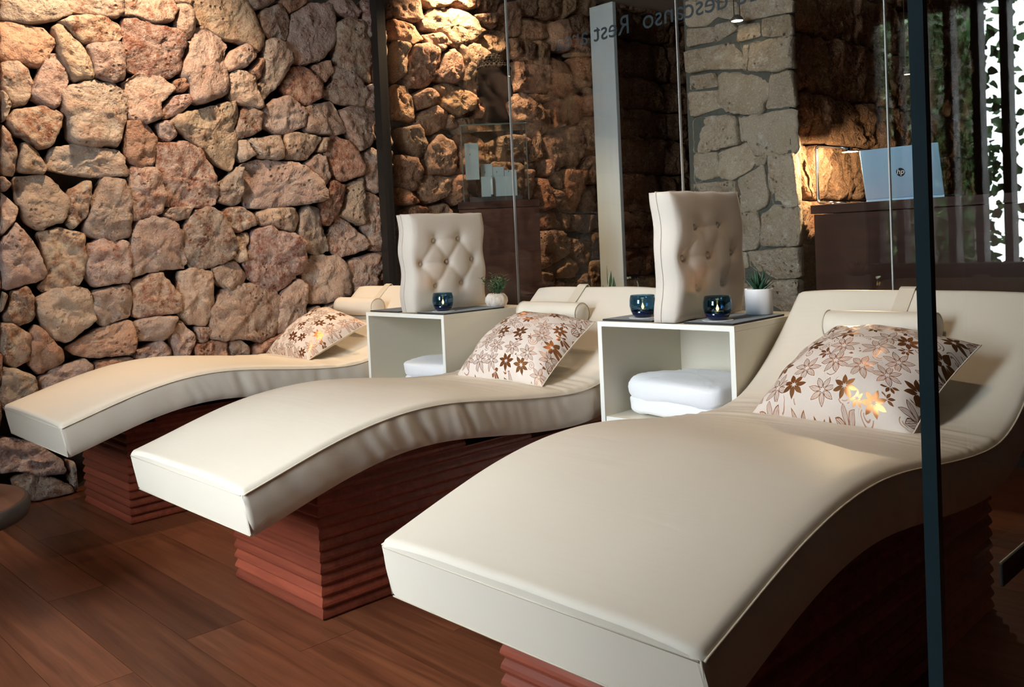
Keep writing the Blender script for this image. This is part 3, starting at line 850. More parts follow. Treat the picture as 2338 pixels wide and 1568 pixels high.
def make_lounger(xr, w, y0, ys, base_x, base_y0, label):
    xc = xr-w/2; hw = w/2
    root = empty('spa_lounger', (xc, y0, 0), label, 'lounger', 'cream wave-shaped loungers')
    R, T, N = smooth_profile(y0, ys)
    V = []; F = []; n = None
    st = [(R[0]-T[0]*.005, N[0], .009)] + [(R[0]-T[0]*.002, N[0], .003)] + [(R[0]+T[0]*.006, N[0], .0)] + [(R[i], N[i], 0) for i in range(1, len(R)-1)] + [(R[-1]-T[-1]*.006, N[-1], .001), (R[-1]+T[-1]*.002, N[-1], .006), (R[-1]+T[-1]*.007, N[-1], .014)]
    sh = random.Random(label).uniform(0, 20)
    for p, nn, ins in st:
        sec = section(hw, ins); n = len(sec)
        for x, o in sec:
            wr = 0
            if abs(x) > hw-.02 and -THK+.01 < o < -.016:      # gathered cover on the sides, deepest near the dip and rise
                a = (p[0]-y0)/ys
                amp = .0072*(math.exp(-((a-.75)/.45)**2)+.35)
                wr = amp*noise.noise(Vector((p[0]*26+o*14, sh, o*5)))*(1 if x > 0 else -1)
            tw = 0
            if o > -.012:
                a = (p[0]-y0)/ys
                tw = .0065*math.exp(-((a-1.22)/.17)**2)*noise.noise(Vector((p[0]*42, x*3.5, sh+5)))+.0035*noise.noise(Vector((p[0]*4, x*5, sh)))
            q = p+nn*(o+tw)
            V.append((x+wr, q[0]-y0, q[1]))
    m = len(st)
    for k in range(m-1):
        for i in range(n):
            j = (i+1) % n; F.append((k*n+i, k*n+j, (k+1)*n+j, (k+1)*n+i))
    caps = []
    for base in (0, (m-1)*n):      # end caps with a slightly bulged centre
        c = np.mean(V[base:base+n], axis=0); d = 0
        tt = T[0] if base == 0 else T[-1]
        V.append((c[0], c[1]+tt[0]*d, c[2]+tt[1]*d)); ci = len(V)-1
        for i in range(n): F.append((base+i, base+(i+1) % n, ci)); caps.append(len(F)-1)
    cushion = link('cushion', mesh('cushion', V, F), M['leather'], root, True); cushion.data.set_sharp_from_angle(angle=math.radians(42))
    for ci in caps: cushion.data.polygons[ci].use_smooth = False
    bm = bmesh.new()
    sd = .013
    for sgn in (-1, 1):
        bm_tube(bm, [(sgn*(hw+.0015), (p-y_*sd)[0]-y0, (p-y_*sd)[1]) for p, y_ in zip(R, N)], .0022, 6)
        a = R[0]-N[0]*sd-T[0]*.002; b = R[0]-N[0]*(THK-.008)-T[0]*.002
        bm_tube(bm, [(sgn*(hw-.004), a[0]-y0, a[1]), (sgn*(hw-.002), b[0]-y0, b[1])], .0020, 6)
    for dd in (sd, THK-.006):
        a = R[0]-N[0]*dd-T[0]*.004
        bm_tube(bm, [(-hw+.006, a[0]-y0, a[1]), (0, a[0]-y0-.001, a[1]), (hw-.006, a[0]-y0, a[1])], .0018, 6)
    finish(bm, 'piping', M['piping'], cushion, 0, True)
    under = R-N*THK
    # shell board under the cushion
    V = []; F = []
    idx = [i for i in range(len(R)) if y0+.06 < under[i][0] < R[-1][0]-.06]
    for i in idx:
        for x in (-hw+.10, hw-.10):
            for d in (THK-.001, THK+.014):
                q = R[i]-N[i]*d; V.append((x, q[0]-y0, q[1]))
    for k in range(len(idx)-1):
        a = k*4; b = a+4
        F += [(a, a+2, b+2, b), (a+1, b+1, b+3, a+3), (a, b, b+1, a+1), (a+2, a+3, b+3, b+2)]
    F += [(0, 1, 3, 2), (len(V)-4, len(V)-2, len(V)-1, len(V)-3)]
    link('support_panel', mesh('support_panel', V, F), M['panel_wood'], root)
    # plinth of lapped horizontal boards
    bx0, bx1 = base_x; yb1 = R[-1][0]-.22
    sel = (under[:, 0] > base_y0) & (under[:, 0] < yb1); uy = under[sel][:, 0]; uz = under[sel][:, 1]-.014
    k = 0; H = .0327
    while k < 16:
        z0, z1 = k*H, (k+1)*H
        ok = uz > z1
        if not ok.any(): break
        i0 = np.argmax(ok); i1 = i0
        while i1+1 < len(ok) and ok[i1+1]: i1 += 1
        a = base_y0 if i0 == 0 else uy[i0]; b = yb1 if i1 == len(ok)-1 else uy[i1]
        V = []; o0 = .006
        prof = [(0, -.002), (.003, o0*.6), (.008, o0), (.016, o0*.7), (H-.004, -.0015), (H, -.002)]
        for dz, o in prof:
            V += [(bx0-o-xc, a-o-y0, z0+dz), (bx1+o-xc, a-o-y0, z0+dz), (bx1+o-xc, b+o-y0, z0+dz), (bx0-o-xc, b+o-y0, z0+dz)]
        F = [(3, 2, 1, 0)]
        for q in range(len(prof)-1):
            for i in range(4): F.append((q*4+i, q*4+(i+1) % 4, q*4+4+(i+1) % 4, q*4+4+i))
        L = len(V); F.append((L-4, L-3, L-2, L-1))
        link('slat', mesh('slat', V, F), M['slat_wood'], root)
        k += 1
    LOUNGERS.append((R, T, N, xc, hw))
    return root
make_lounger(-.71, .765, 1.027, .955, (-1.335, -.825), 1.22, 'cream leatherette wave lounger nearest the camera, beside the glass door')
make_lounger(-2.06, .722, 1.025, 1.0, (-2.703, -2.190), 1.315, 'cream leatherette wave lounger in the middle between the two side cabinets')
make_lounger(-3.45, .725, 1.032, .99, (-4.09, -3.582), 1.309, 'cream leatherette wave lounger farthest away against the stone wall')

def on_profile(i, y):
    R, T, N, xc, hw = LOUNGERS[i]; k = np.argmin(abs(R[:, 0]-y)); return R[k], N[k], k
def make_roll(i, x0, x1, yc, label):
    R, T, N, xc, hw = LOUNGERS[i]
    p, nn, k = on_profile(i, yc); rad = .046; L = x1-x0
    c = p+nn*(rad+.010); xm = (x0+x1)/2
    root = empty('neck_roll', (xm, c[0], c[1]), label, 'neck roll', 'cream neck rolls on the loungers')
    prof = [(0, -L/2-.004), (rad*.75, -L/2), (rad*.96, -L/2+.006), (rad, -L/2+.02), (rad*1.03, 0), (rad, L/2-.02), (rad*.96, L/2-.006), (rad*.75, L/2), (0, L/2+.004)]
    bm = bmesh.new(); bm_lathe(bm, prof, 28)
    bmesh.ops.rotate(bm, verts=bm.verts, cent=(0, 0, 0), matrix=Matrix.Rotation(math.pi/2, 3, 'Y'))
    roll = finish(bm, 'roll', M['leather'], root, 0, True)
    for sx in (-1, 1):
        tube('piping', [(sx*(L/2-.005), rad*.98*math.cos(a), rad*.98*math.sin(a)) for a in np.linspace(0, 2*math.pi, 24, endpoint=False)], .002, M['piping'], roll, 5, True)
    path = [c+np.array([.02, rad*.6])] + [R[j]+N[j]*.0128 for j in range(k+2, len(R))]
    e = R[-1]; t_ = T[-1]; nn_ = N[-1]
    path += [e+t_*.010+nn_*.010, e+t_*.012-nn_*.05, e+t_*.010-nn_*(THK+.004), e-t_*.16-nn_*(THK+.006)]
    V = []; F = []
    for q, p_ in enumerate(path):
        a = path[max(q-1, 0)]; b = path[min(q+1, len(path)-1)]; tn = (b-a)/np.linalg.norm(b-a); nv = np.array([-tn[1], tn[0]])
        for hx in (-.024, .024):
            for o in (0, .003): V.append((hx+.012, (p_+nv*o)[0]-c[0], (p_+nv*o)[1]-c[1]))
    for q in range(len(path)-1):
        a = q*4; b = a+4
        F += [(a, a+2, b+2, b), (a+1, b+1, b+3, a+3), (a, b, b+1, a+1), (a+2, a+3, b+3, b+2)]
    F += [(0, 1, 3, 2), (len(V)-4, len(V)-2, len(V)-1, len(V)-3)]
    link('strap', mesh('strap', V, F), M['piping'], root)
make_roll(0, -1.285, -.955, 2.63, 'cream neck roll strapped to the headrest of the nearest lounger')
make_roll(1, -2.69, -2.35, 2.70, 'cream neck roll strapped to the headrest of the middle lounger')
make_roll(2, -4.08, -3.73, 2.69, 'cream neck roll strapped to the headrest of the lounger by the stone wall')

def make_pillow(cor, T, seed, label, flip=0):
    BL, BR, TR, TL = [np.array(c, float) for c in cor]
    cen = (BL+BR+TR+TL)/4
    n = np.cross(BR-BL, TL-BL); n /= np.linalg.norm(n)
    if n[2] < 0: n = -n
    N_ = 30; V = []; F = []; UV = []
    off = Vector((seed*7.3, seed*3.1, 0))
    for side in (1, -1):
        for j in range(N_+1):
            for i in range(N_+1):
                u, v = i/N_, j/N_
                a = (4*u*(1-u)); b = (4*v*(1-v))
                uu = u+(.5-u)*.07*b*(1-a)+0; vv = v+(.5-v)*.07*a*(1-b)
                p = BL*(1-uu)*(1-vv)+BR*uu*(1-vv)+TR*uu*vv+TL*(1-uu)*vv
                t_ = (a**.50)*(b**.50)
                w = .010*noise.noise(Vector((u*5, v*5, side))+off)+.006*noise.noise(Vector((u*13, v*13, side))+off)
                e = min(1, 6*min(u, v, 1-u, 1-v)+.15)
                h = T*(.72*t_ if side > 0 else -.28*t_)+w*e*(1 if side > 0 else .3)
                V.append(p+n*h-cen)
    for s in range(2):
        o = s*(N_+1)**2
        for j in range(N_):
            for i in range(N_):
                q = o+j*(N_+1)+i
                F.append((q, q+1, q+N_+2, q+N_+1) if s == 0 else (q, q+N_+1, q+N_+2, q+1))
    me = mesh('patterned_pillow', V, F, False)
    me.materials.append(M['floral']); me.materials.append(M['pillow_back'])
    uvl = me.uv_layers.new(name='UVMap')
    for pi, p in enumerate(me.polygons):
        p.material_index = 0 if pi < N_*N_ else 1; p.use_smooth = True
        for li in p.loop_indices:
            vi = me.loops[li].vertex_index % ((N_+1)**2)
            uvl.data[li].uv = ((vi % (N_+1))/N_+seed*.37, (vi//(N_+1))/N_+seed*.21)
    bm = bmesh.new(); bm.from_mesh(me); bmesh.ops.remove_doubles(bm, verts=bm.verts, dist=1e-5); bm.to_mesh(me); bm.free()
    o = link('patterned_pillow', me); o.location = cen
    tag(o, label, 'pillow', 'pillows printed with copper flowers')
    per = [V[i] for i in range(N_)]+[V[j*(N_+1)+N_] for j in range(N_)]+[V[N_*(N_+1)+i] for i in range(N_, 0, -1)]+[V[j*(N_+1)] for j in range(N_, 0, -1)]
    tube('seam', per, .0022, M['pillow_back'], o, 5, True)
    return o
make_pillow([(-1.330, 2.200, .532), (-.866, 2.150, .532), (-.805, 2.47, .728), (-1.245, 2.535, .728)], .18, 1, 'cream pillow with copper flowers on the nearest lounger')
make_pillow([(-2.615, 2.205, .540), (-2.160, 2.215, .540), (-2.165, 2.52, .740), (-2.665, 2.575, .740)], .15, 2, 'cream pillow with copper flowers on the middle lounger')
make_pillow([(-4.115, 2.215, .540), (-3.625, 2.155, .540), (-3.58, 2.48, .690), (-4.08, 2.58, .750)], .14, 3, 'cream pillow with copper flowers on the lounger by the stone wall')

# ------------------------------------------------------------------ side cabinets and what stands on them
ZT = .760
def make_cabinet(x0, x1, y0, y1, rz, label):
    root = empty('side_cabinet', ((x0+x1)/2, y0, 0), label, 'cabinet', 'cream open side cabinets', rz)
    h = (x1-x0)/2; d = y1-y0; t_ = .017
    box('top_panel', -h, h, 0, d, ZT-t_, ZT, M['cabinet'], root, .0012)
    for s in (-1, 1):
        a, b = (-h, -h+t_) if s < 0 else (h-t_, h)
        box('side_panel', a, b, 0, d, 0, ZT-t_, M['cabinet'], root, .0012)
    box('back_panel', -h+t_, h-t_, d-t_, d, .0, ZT-t_, M['cabinet'], root)
    box('shelf', -h+t_, h-t_, .008, d-t_, .404, .424, M['cabinet'], root, .0012)
    for nm in ((-h, -h+t_, 0, ZT), (h-t_, h, 0, ZT), (-h+t_, h-t_, ZT-t_, ZT)):
        box('lit_edge_strip', nm[0], nm[1], -.0015, -.0002, nm[2], nm[3], M['lit_edge'], root)  # thin pale strips paint the window light onto the front edges
    box('lit_edge_strip', -h+t_, h-t_, .0065, .0078, .404, .424, M['lit_edge'], root)
    return root
make_cabinet(-3.416, -2.856, 2.36, 2.875, 0, 'cream side cabinet with a folded towel, between the stone wall lounger and the middle one')
make_cabinet(-2.030, -1.490, 2.385, 2.89, .03, 'cream side cabinet with a folded towel, between the middle and the nearest lounger')

def make_towel(loc, a, b, h, rz, label):
    bm = bmesh.new()
    for z0, z1, s in ((0, h*.52, .985), (h*.34, h, 1.0)):
        nu, nv = 64, 24; grid = []
        for j in range(nv+1):
            ph = -math.pi/2+math.pi*j/nv; rw = []
            for i in range(nu):
                th = 2*math.pi*i/nu
                f = lambda c, e: math.copysign(abs(c)**e, c)
                x = a*s*f(math.cos(th), .28)*f(math.cos(ph), .42); y_ = b*s*f(math.sin(th), .28)*f(math.cos(ph), .42)
                z = (z0+z1)/2+(z1-z0)/2*f(math.sin(ph), .5)
                w = noise.noise(Vector((x*16, y_*16, z*30+s*9)))*.008+noise.noise(Vector((x*90, y_*90, z*90)))*.0035
                w *= min(1, 2.5*math.cos(ph))
                z += .014*noise.noise(Vector((x*6, y_*6, s)))*(z/h)
                rw.append(bm.verts.new((x*(1+w*3), y_*(1+w*3), max(0, z+w))))
            grid.append(rw)
        for j in range(nv):
            for i in range(nu):
                k = (i+1) % nu
                try: bm.faces.new((grid[j][i], grid[j][k], grid[j+1][k], grid[j+1][i]))
                except ValueError: pass
    o = finish(bm, 'folded_towel', M['towel'], None, 0, True)
    o.location = loc; o.rotation_euler = (0, 0, rz); tag(o, label, 'towel', 'white folded towels')
make_towel((-3.04, 2.545, .4245), .165, .165, .128, .05, 'white folded towel in the cabinet beside the stone wall lounger')
make_towel((-1.765, 2.585, .4245), .205, .165, .140, -.12, 'white folded towel in the cabinet beside the nearest lounger')

def make_mat(x0, x1, y0, y1, rz, label):
    bm = bmesh.new(); bm_box(bm, -(x1-x0)/2, (x1-x0)/2, -(y1-y0)/2, (y1-y0)/2, 0, .006)
    o = finish(bm, 'place_mat', M['mat'], None, .001); o.location = ((x0+x1)/2, (y0+y1)/2, ZT+.0005); o.rotation_euler = (0, 0, rz)
    tag(o, label, 'mat', 'charcoal felt mats')
make_mat(-3.405, -3.19, 2.375, 2.80, 0, 'charcoal mat left of the upright cushion on the cabinet nearer the stone wall')
make_mat(-3.05, -2.865, 2.372, 2.72, 0, 'charcoal mat under the candle on the cabinet nearer the stone wall')
make_mat(-2.03, -1.82, 2.40, 2.80, .03, 'charcoal mat left of the upright cushion on the cabinet by the nearest lounger')
make_mat(-1.69, -1.51, 2.405, 2.745, .03, 'charcoal mat under the white flower pot by the nearest lounger')

BUTTONS = [(-.40, .45), (.28, .47), (-.76, -.02), (-.07, .0), (.63, .02), (-.40, -.50), (.30, -.48)]
def make_tufted(loc, L, H, T, rz, label, bend=0):
    """upright square cushion; local x = thickness, y = length, z = height"""
    root = empty('tufted_cushion', loc, label, 'cushion', 'pale tufted cushions', rz)
    N_ = 46; V = []; F = []
    def hgt(u, v):
        e = min(1, (1-abs(u))*9)*min(1, (1-abs(v))*9)
        h = T/2*(.82+.18*math.sqrt(max(0, e)))
        puff = .016*math.sqrt(max(0, (1-u*u)*(1-v*v)))
        for bu, bv in BUTTONS:
            d = math.hypot((u-bu)*L/2, (v-bv)*H/2); h -= .016*math.exp(-(d/.020)**2)+.011*math.exp(-(d/.050)**2)
        for k, (a, b) in enumerate(BUTTONS):        # folds pulled between neighbouring buttons
            for c, d_ in BUTTONS[k+1:]:
                if math.hypot(a-c, b-d_) < .70:
                    ax, ay, bx, by = a*L/2, b*H/2, c*L/2, d_*H/2; px, py = u*L/2, v*H/2
                    tt = ((px-ax)*(bx-ax)+(py-ay)*(by-ay))/((bx-ax)**2+(by-ay)**2)
                    if 0 < tt < 1:
                        ds = math.hypot(px-ax-(bx-ax)*tt, py-ay-(by-ay)*tt); h -= .005*math.exp(-(ds/.010)**2)
        return h+puff
    for side in (1, -1):
        for j in range(N_+1):
            for i in range(N_+1):
                u, v = -1+2*i/N_, -1+2*j/N_
                wv = .006*math.sin(v*7+loc[0])*(1 if abs(u) > .9 else .3)
                xb = bend*(1-v*v)
                V.append((side*hgt(u, v)+xb, u*L/2+wv, v*H/2+H/2+.002*math.sin(u*9)))
    for s in range(2):
        o = s*(N_+1)**2
        for j in range(N_):
            for i in range(N_):
                q = o+j*(N_+1)+i; F.append((q, q+1, q+N_+2, q+N_+1))
    m2 = (N_+1)**2
    ring = [i for i in range(N_)]+[j*(N_+1)+N_ for j in range(N_)]+[N_*(N_+1)+i for i in range(N_, 0, -1)]+[j*(N_+1) for j in range(N_, 0, -1)]
    for k in range(len(ring)):
        a, b = ring[k], ring[(k+1) % len(ring)]; F.append((a, b, b+m2, a+m2))
    pad = link('pad', mesh('pad', V, F), M['tuft'], root, True)
    bm = bmesh.new()
    bm_tube(bm, [(V[i][0]*.0+V[i][0]*.35+V[i+m2][0]*.65, V[i][1]*1.0+.0015*np.sign(V[i][1]), V[i][2]+(.0015 if V[i][2] > H/2 else 0)) for i in ring], .0018, 5, True)
    finish(bm, 'welt', M['tuft'], pad, 0, True)
    for bu, bv in BUTTONS:
        for side in (1, -1):
            hh = hgt(bu, bv)+.001
            bm = bmesh.new(); bm_lathe(bm, [(0, .005), (.006, .004), (.009, .001), (.009, -.004)], 14)
            bmesh.ops.rotate(bm, verts=bm.verts, cent=(0, 0, 0), matrix=Matrix.Rotation(side*math.pi/2, 3, 'Y'))
            b = finish(bm, 'button', M['tuft'], root, 0, True); b.location = (side*hh+bend*(1-bv*bv), bu*L/2, bv*H/2+H/2)
make_tufted((-3.115, 2.585, ZT+.0045), .43, .43, .105, 0, 'pale tufted cushion standing upright on the cabinet nearer the stone wall', 0)
make_tufted((-1.752, 2.600, ZT+.0045), .43, .43, .095, .02, 'pale tufted cushion standing upright on the cabinet by the nearest lounger', .010)

def make_candle(x, y, z, label, turn):
    root = empty('candle_holder', (x, y, z), label, 'candle holder', 'blue glass candle holders')
    lathe('glass_bowl', [(.030, .012), (.0425, .024), (.0465, .042), (.0455, .060), (.0415, .078), (.0392, .078), (.0430, .060), (.0440, .042), (.0400, .026), (.028, .014)], M['votive'], root, 40)
    lathe('bowl_base', [(0, 0), (.026, 0), (.034, .006), (.0415, .0225), (.0395, .024), (.030, .0135), (0, .013)], M['votive_base'], root, 40)
    tea = lathe('tealight', [(0, .0135), (.019, .0135), (.0195, .0285), (.0175, .0290), (.0172, .0265), (0, .0265)], M['tin'], root, 24)
    lathe('wax', [(0, .0266), (.0171, .0266), (.0171, .0278), (0, .0274)], M['wax'], tea, 20)
    lathe('flame', [(0, .0285), (.0038, .033), (.0048, .037), (.0026, .044), (0, .051)], M['flame'], tea, 12)
    ld = bpy.data.lights.new('candle_light', 'POINT'); ld.energy = .07; ld.color = (1, .55, .24); ld.shadow_soft_size = .006
    lo = bpy.data.objects.new('candle_light', ld); C.objects.link(lo); lo.location = (0, 0, .066); lo.parent = root
def make_coaster(x, y, z, label):
    n = 48; bm = bmesh.new()
    t_ = [bm.verts.new((.050*(1+.02*math.cos(12*2*math.pi*i/n))*math.cos(2*math.pi*i/n), .050*(1+.02*math.cos(12*2*math.pi*i/n))*math.sin(2*math.pi*i/n), .0012)) for i in range(n)]
    b_ = [bm.verts.new((v.co.x, v.co.y, 0)) for v in t_]
    bm.faces.new(t_); bm.faces.new(b_[::-1])
    for i in range(n): bm.faces.new((t_[i], b_[i], b_[(i+1) % n], t_[(i+1) % n]))
    o = finish(bm, 'coaster', M['paper']); o.location = (x, y, z); tag(o, label, 'coaster', 'white paper coasters')
ZM = ZT+.0068
for (x, y, lc, lo_, tn) in ((-2.968, 2.452, 'dark blue glass candle holder on the cabinet nearer the stone wall', 'white paper coaster under the candle nearer the stone wall', 0),
                       (-1.912, 2.485, 'teal-blue glass candle holder half hidden behind the upright cushion', 'white paper coaster under the half hidden teal candle', 1),
                       (-1.608, 2.485, 'dark blue glass candle holder beside the white cylinder flower pot', 'white paper coaster under the candle beside the white flower pot', 2)):
    make_coaster(x, y, ZM, lo_); make_candle(x, y, ZM+.0014, lc, tn)

# succulents
def taper_leaf(bm, base, d, L, w, curl, th=.004):
    d = Vector(d).normalized(); up = Vector((0, 0, 1)); side = d.cross(up)
    if side.length < .05: side = Vector((1, 0, 0))
    side.normalize(); nrm = side.cross(d); rings = []
    for k in range(7):
        s = k/6; p = Vector(base)+d*L*s+Vector((d.x, d.y, 0))*curl*s*s*L+Vector((0, 0, -1))*curl*.15*s*s*L
        ww = w*(math.sin(math.pi*min(.5, .28+s*.35))*(1-s**2.2)+.02); tt = th*(1-s*.85)
        rings.append([bm.verts.new(p+side*ww), bm.verts.new(p+nrm*tt), bm.verts.new(p-side*ww), bm.verts.new(p-nrm*tt*1.4)])
    for a, b in zip(rings, rings[1:]):
        for i in range(4): bm.faces.new((a[i], a[(i+1) % 4], b[(i+1) % 4], b[i]))
    bm.faces.new(rings[0]); bm.faces.new(rings[-1])
root = empty('potted_aloe', (-1.590, 2.715, ZT+.0068), 'spiky aloe in a white cylinder pot beside the nearest lounger', 'potted plant')
lathe('pot', [(0, 0), (.043, 0), (.0455, .004), (.0475, .084), (.0475, .088), (.0445, .088), (.0435, .074), (0, .074)], M['ceramic'], root, 40)
lathe('soil', [(0, .078), (.0434, .078), (.0434, .0765), (0, .0765)], M['soil'], root, 24)
rnd = random.Random(11)
for i in range(17):
    a = i*2.4; tl = .25+.75*(i/16)
    bm = bmesh.new(); taper_leaf(bm, (.008*math.cos(a), .008*math.sin(a), .078), (math.cos(a)*(1.15-tl), math.sin(a)*(1.15-tl), .45+tl), .052+.028*tl, .0095, .15)
    finish(bm, 'leaf', M['aloe'], root, 0, True)
root = empty('potted_shrub', (-2.938, 2.742, ZT+.0005), 'small bushy green plant in a round whitewashed bulb pot', 'potted plant')
bm = bmesh.new(); bm_lathe(bm, [(0, 0), (.030, 0), (.044, .010), (.052, .027), (.050, .044), (.040, .058), (.034, .063), (.030, .060), (.028, .050), (0, .050)], 40)
for v in bm.verts:
    a = math.atan2(v.co.y, v.co.x); k = 1+.025*abs(math.cos(5*a)); v.co.x *= k; v.co.y *= k
finish(bm, 'pot', M['bulb'], root, 0, True)
lathe('soil', [(0, .053), (.0275, .053), (.0275, .0505), (0, .0505)], M['soil'], root, 20)
bs = bmesh.new(); bf = bmesh.new(); rnd = random.Random(4)
for k in range(16):
    a = rnd.uniform(0, 6.28); sp = rnd.uniform(.15, .75); L = rnd.uniform(.055, .105)
    d = Vector((math.cos(a)*sp, math.sin(a)*sp, 1)).normalized(); b0 = Vector((math.cos(a)*.010, math.sin(a)*.010, .052))
    pts = [b0+d*L*s for s in (0, .33, .66, 1)]; bm_tube(bs, pts, .0013, 5)
    for j in range(12):
        s = .22+.78*j/11; p = b0+d*L*s; aa = j*2.4+k
        taper_leaf(bf, p, (math.cos(aa), math.sin(aa), .55), rnd.uniform(.017, .026), .0046, .25, .0012)
finish(bs, 'stem', M['stem'], root, 0, True); finish(bf, 'foliage', M['bush'], root, 0, True)

# snake plant standing behind the glass
root = empty('snake_plant', (-2.80, 3.52, 0), 'snake plant with yellow-edged upright leaves behind the glass below the pale board', 'potted plant')
lathe('pot', [(0, 0), (.11, 0), (.14, .30), (.14, .32), (.128, .32), (.12, .28), (0, .28)], M['tablerim'], root, 28)
lathe('soil', [(0, .295), (.121, .295), (.121, .282), (0, .282)], M['soil'], root, 20)
def blade(base, tip, w, bendv):
    V = []; F = []; n = 14; side = Vector((.70, .70, 0)); base = Vector(base); tip = Vector(tip)
    for k in range(n+1):
        s = k/n; p = base.lerp(tip, s)+Vector(bendv)*math.sin(math.pi*s)
        ww = w*(.55+.45*math.sin(math.pi*min(1, s*1.15+.05)))*(1-s**7)+.0006
        for q, dz in ((-1, .010), (-.72, .004), (0, 0), (.72, .004), (1, .010)): V.append(p+side*ww*q+Vector((.7, -.7, 0))*dz*(ww/w))
    for k in range(n):
        for i in range(4): F.append((k*5+i, k*5+i+1, k*5+i+6, k*5+i+5))
    V2 = [v+Vector((-.7, .7, 0))*.003 for v in V]; m_ = len(V)
    F2 = F+[tuple(m_+i for i in reversed(f)) for f in F]
    for k in range(n):
        F2 += [(k*5, k*5+5, m_+k*5+5, m_+k*5), (k*5+4, m_+k*5+4, m_+k*5+9, k*5+9)]
    me = mesh('leaf', V+V2, F2); me.materials.append(M['snake']); me.materials.append(M['snake_edge'])
    for i, p in enumerate(me.polygons):
        j = i % (4*n) if i < 8*n else 0
        p.material_index = 1 if (j % 4 in (0, 3)) else 0; p.use_smooth = True
    return link('leaf', me, None, root)
def sp(px, py, Y):
    q = on_y(px, py, Y); return (q[0]+2.80, q[1]-3.52, q[2])
for (bx, by), (px, py), w, bd in (((-.05, .0), (1395, 618), .046, (-.03, 0, 0)), ((-.02, -.03), (1401, 631), .050, (-.012, 0, 0)), ((.03, .02), (1411, 662), .036, (0, 0, 0)),
                                ((.05, -.02), (1455, 641), .024, (.02, .02, -.03)), ((-.07, .03), (1385, 606), .007, (-.02, 0, 0)), ((0, .06), (1376, 650), .036, (0, 0, 0))):
    blade((bx, by, .29), sp(px, py, 3.50), w, bd)

# ------------------------------------------------------------------ display pedestal, glass case, head statue
PZ = 1.300
cx_, cy_ = -3.782, 3.584; pr = math.radians(47.5)
ped = empty('display_pedestal', (cx_, cy_, 0), 'dark brown display pedestal behind the glass', 'pedestal', rz=pr)
box('body', -.235, .235, 0, .36, .03, PZ-.045, M['panel_wood'], ped, .002)
box('top', -.240, .240, -.005, .365, PZ-.042, PZ, M['panel_wood'], ped, .002)
box('plinth', -.225, .225, .012, .35, 0, .03, M['channel'], ped)
case = empty('glass_case', (cx_, cy_, PZ+.001), 'clear glass display case with pale boxes on the dark pedestal', 'display case', rz=pr)
HC = .445; a, b, d0, d1 = -.203, .180, .02, .31
box('base_board', -.17, .145, .05, .28, .0, .028, M['channel'], case, .002)
g = .005
box('pane', a, b, d0, d0+g, 0, HC, M['case_glass'], case)
box('pane', a, b, d1-g, d1, 0, HC, M['case_glass'], case)
box('pane', a, a+g, d0+g, d1-g, 0, HC, M['case_glass'], case)
box('pane', b-g, b, d0+g, d1-g, 0, HC, M['case_glass'], case)
box('lid', a-.006, b+.006, d0-.006, d1+.006, HC+.001, HC+.009, M['case_glass'], case)
bm = bmesh.new()
for X in (a, b):
    for Y in (d0, d1): box('corner_edge', X-.002, X+.002, Y-.002, Y+.002, 0, HC, M['case_edge'], case)
bm.free()
bm = bmesh.new()
for Y in (d0-.006, d1+.006): bm_box(bm, a-.006, b+.006, Y-.0015, Y+.0015, HC+.001, HC+.009)
for X in (a-.006, b+.006): bm_box(bm, X-.0015, X+.0015, d0-.006, d1+.006, HC+.001, HC+.009)
finish(bm, 'lid_edges', M['case_edge'], case)
box('shelf', a+.006, -.085, .06, .27, .128, .133, M['case_glass'], case)
def local(p, dz=PZ+.001):
    return (cx_+p[0]*math.cos(pr)-p[1]*math.sin(pr), cy_+p[0]*math.sin(pr)+p[1]*math.cos(pr), dz+p[2])
def printed_box(x0, x1, y0, y1, z0, z1, label):
    bm = bmesh.new(); w, d, h = x1-x0, y1-y0, z1-z0; bm_box(bm, -w/2, w/2, -d/2, d/2, 0, h)
    o = finish(bm, 'printed_box', M['print'], None, .0012); o.location = local(((x0+x1)/2, (y0+y1)/2, z0)); o.rotation_euler = (0, 0, pr)
    tag(o, label, 'box', 'pale printed boxes in the glass case')
printed_box(-.188, -.106, .10, .16, .1335, .352, 'tall pale blue printed box on the raised shelf in the glass case')
printed_box(-.098, -.026, .17, .23, .0285, .232, 'pale printed box at the left of the lower group in the glass case')
printed_box(-.024, .043, .17, .23, .0285, .212, 'pale printed box in the middle of the lower group in the glass case')
printed_box(.045, .118, .17, .23, .0285, .190, 'pale printed box at the right of the lower group in the glass case')
printed_box(-.098, -.030, .10, .16, .0285, .150, 'short pale printed box in front on the left in the glass case')
printed_box(-.022, .116, .10, .16, .0285, .150, 'wide pale printed box in front on the right in the glass case')
tb = empty('cream_tube', local((-.034, .075, .0285)), 'slim white tube standing in front of the printed boxes', 'tube')
lathe('body', [(0, .012), (.008, .012), (.008, .100), (.0015, .125), (0, .125)], M['ceramic'], tb, 16)
lathe('cap', [(0, 0), (.0085, 0), (.0085, .0125), (0, .0125)], M['plate'], tb, 16)

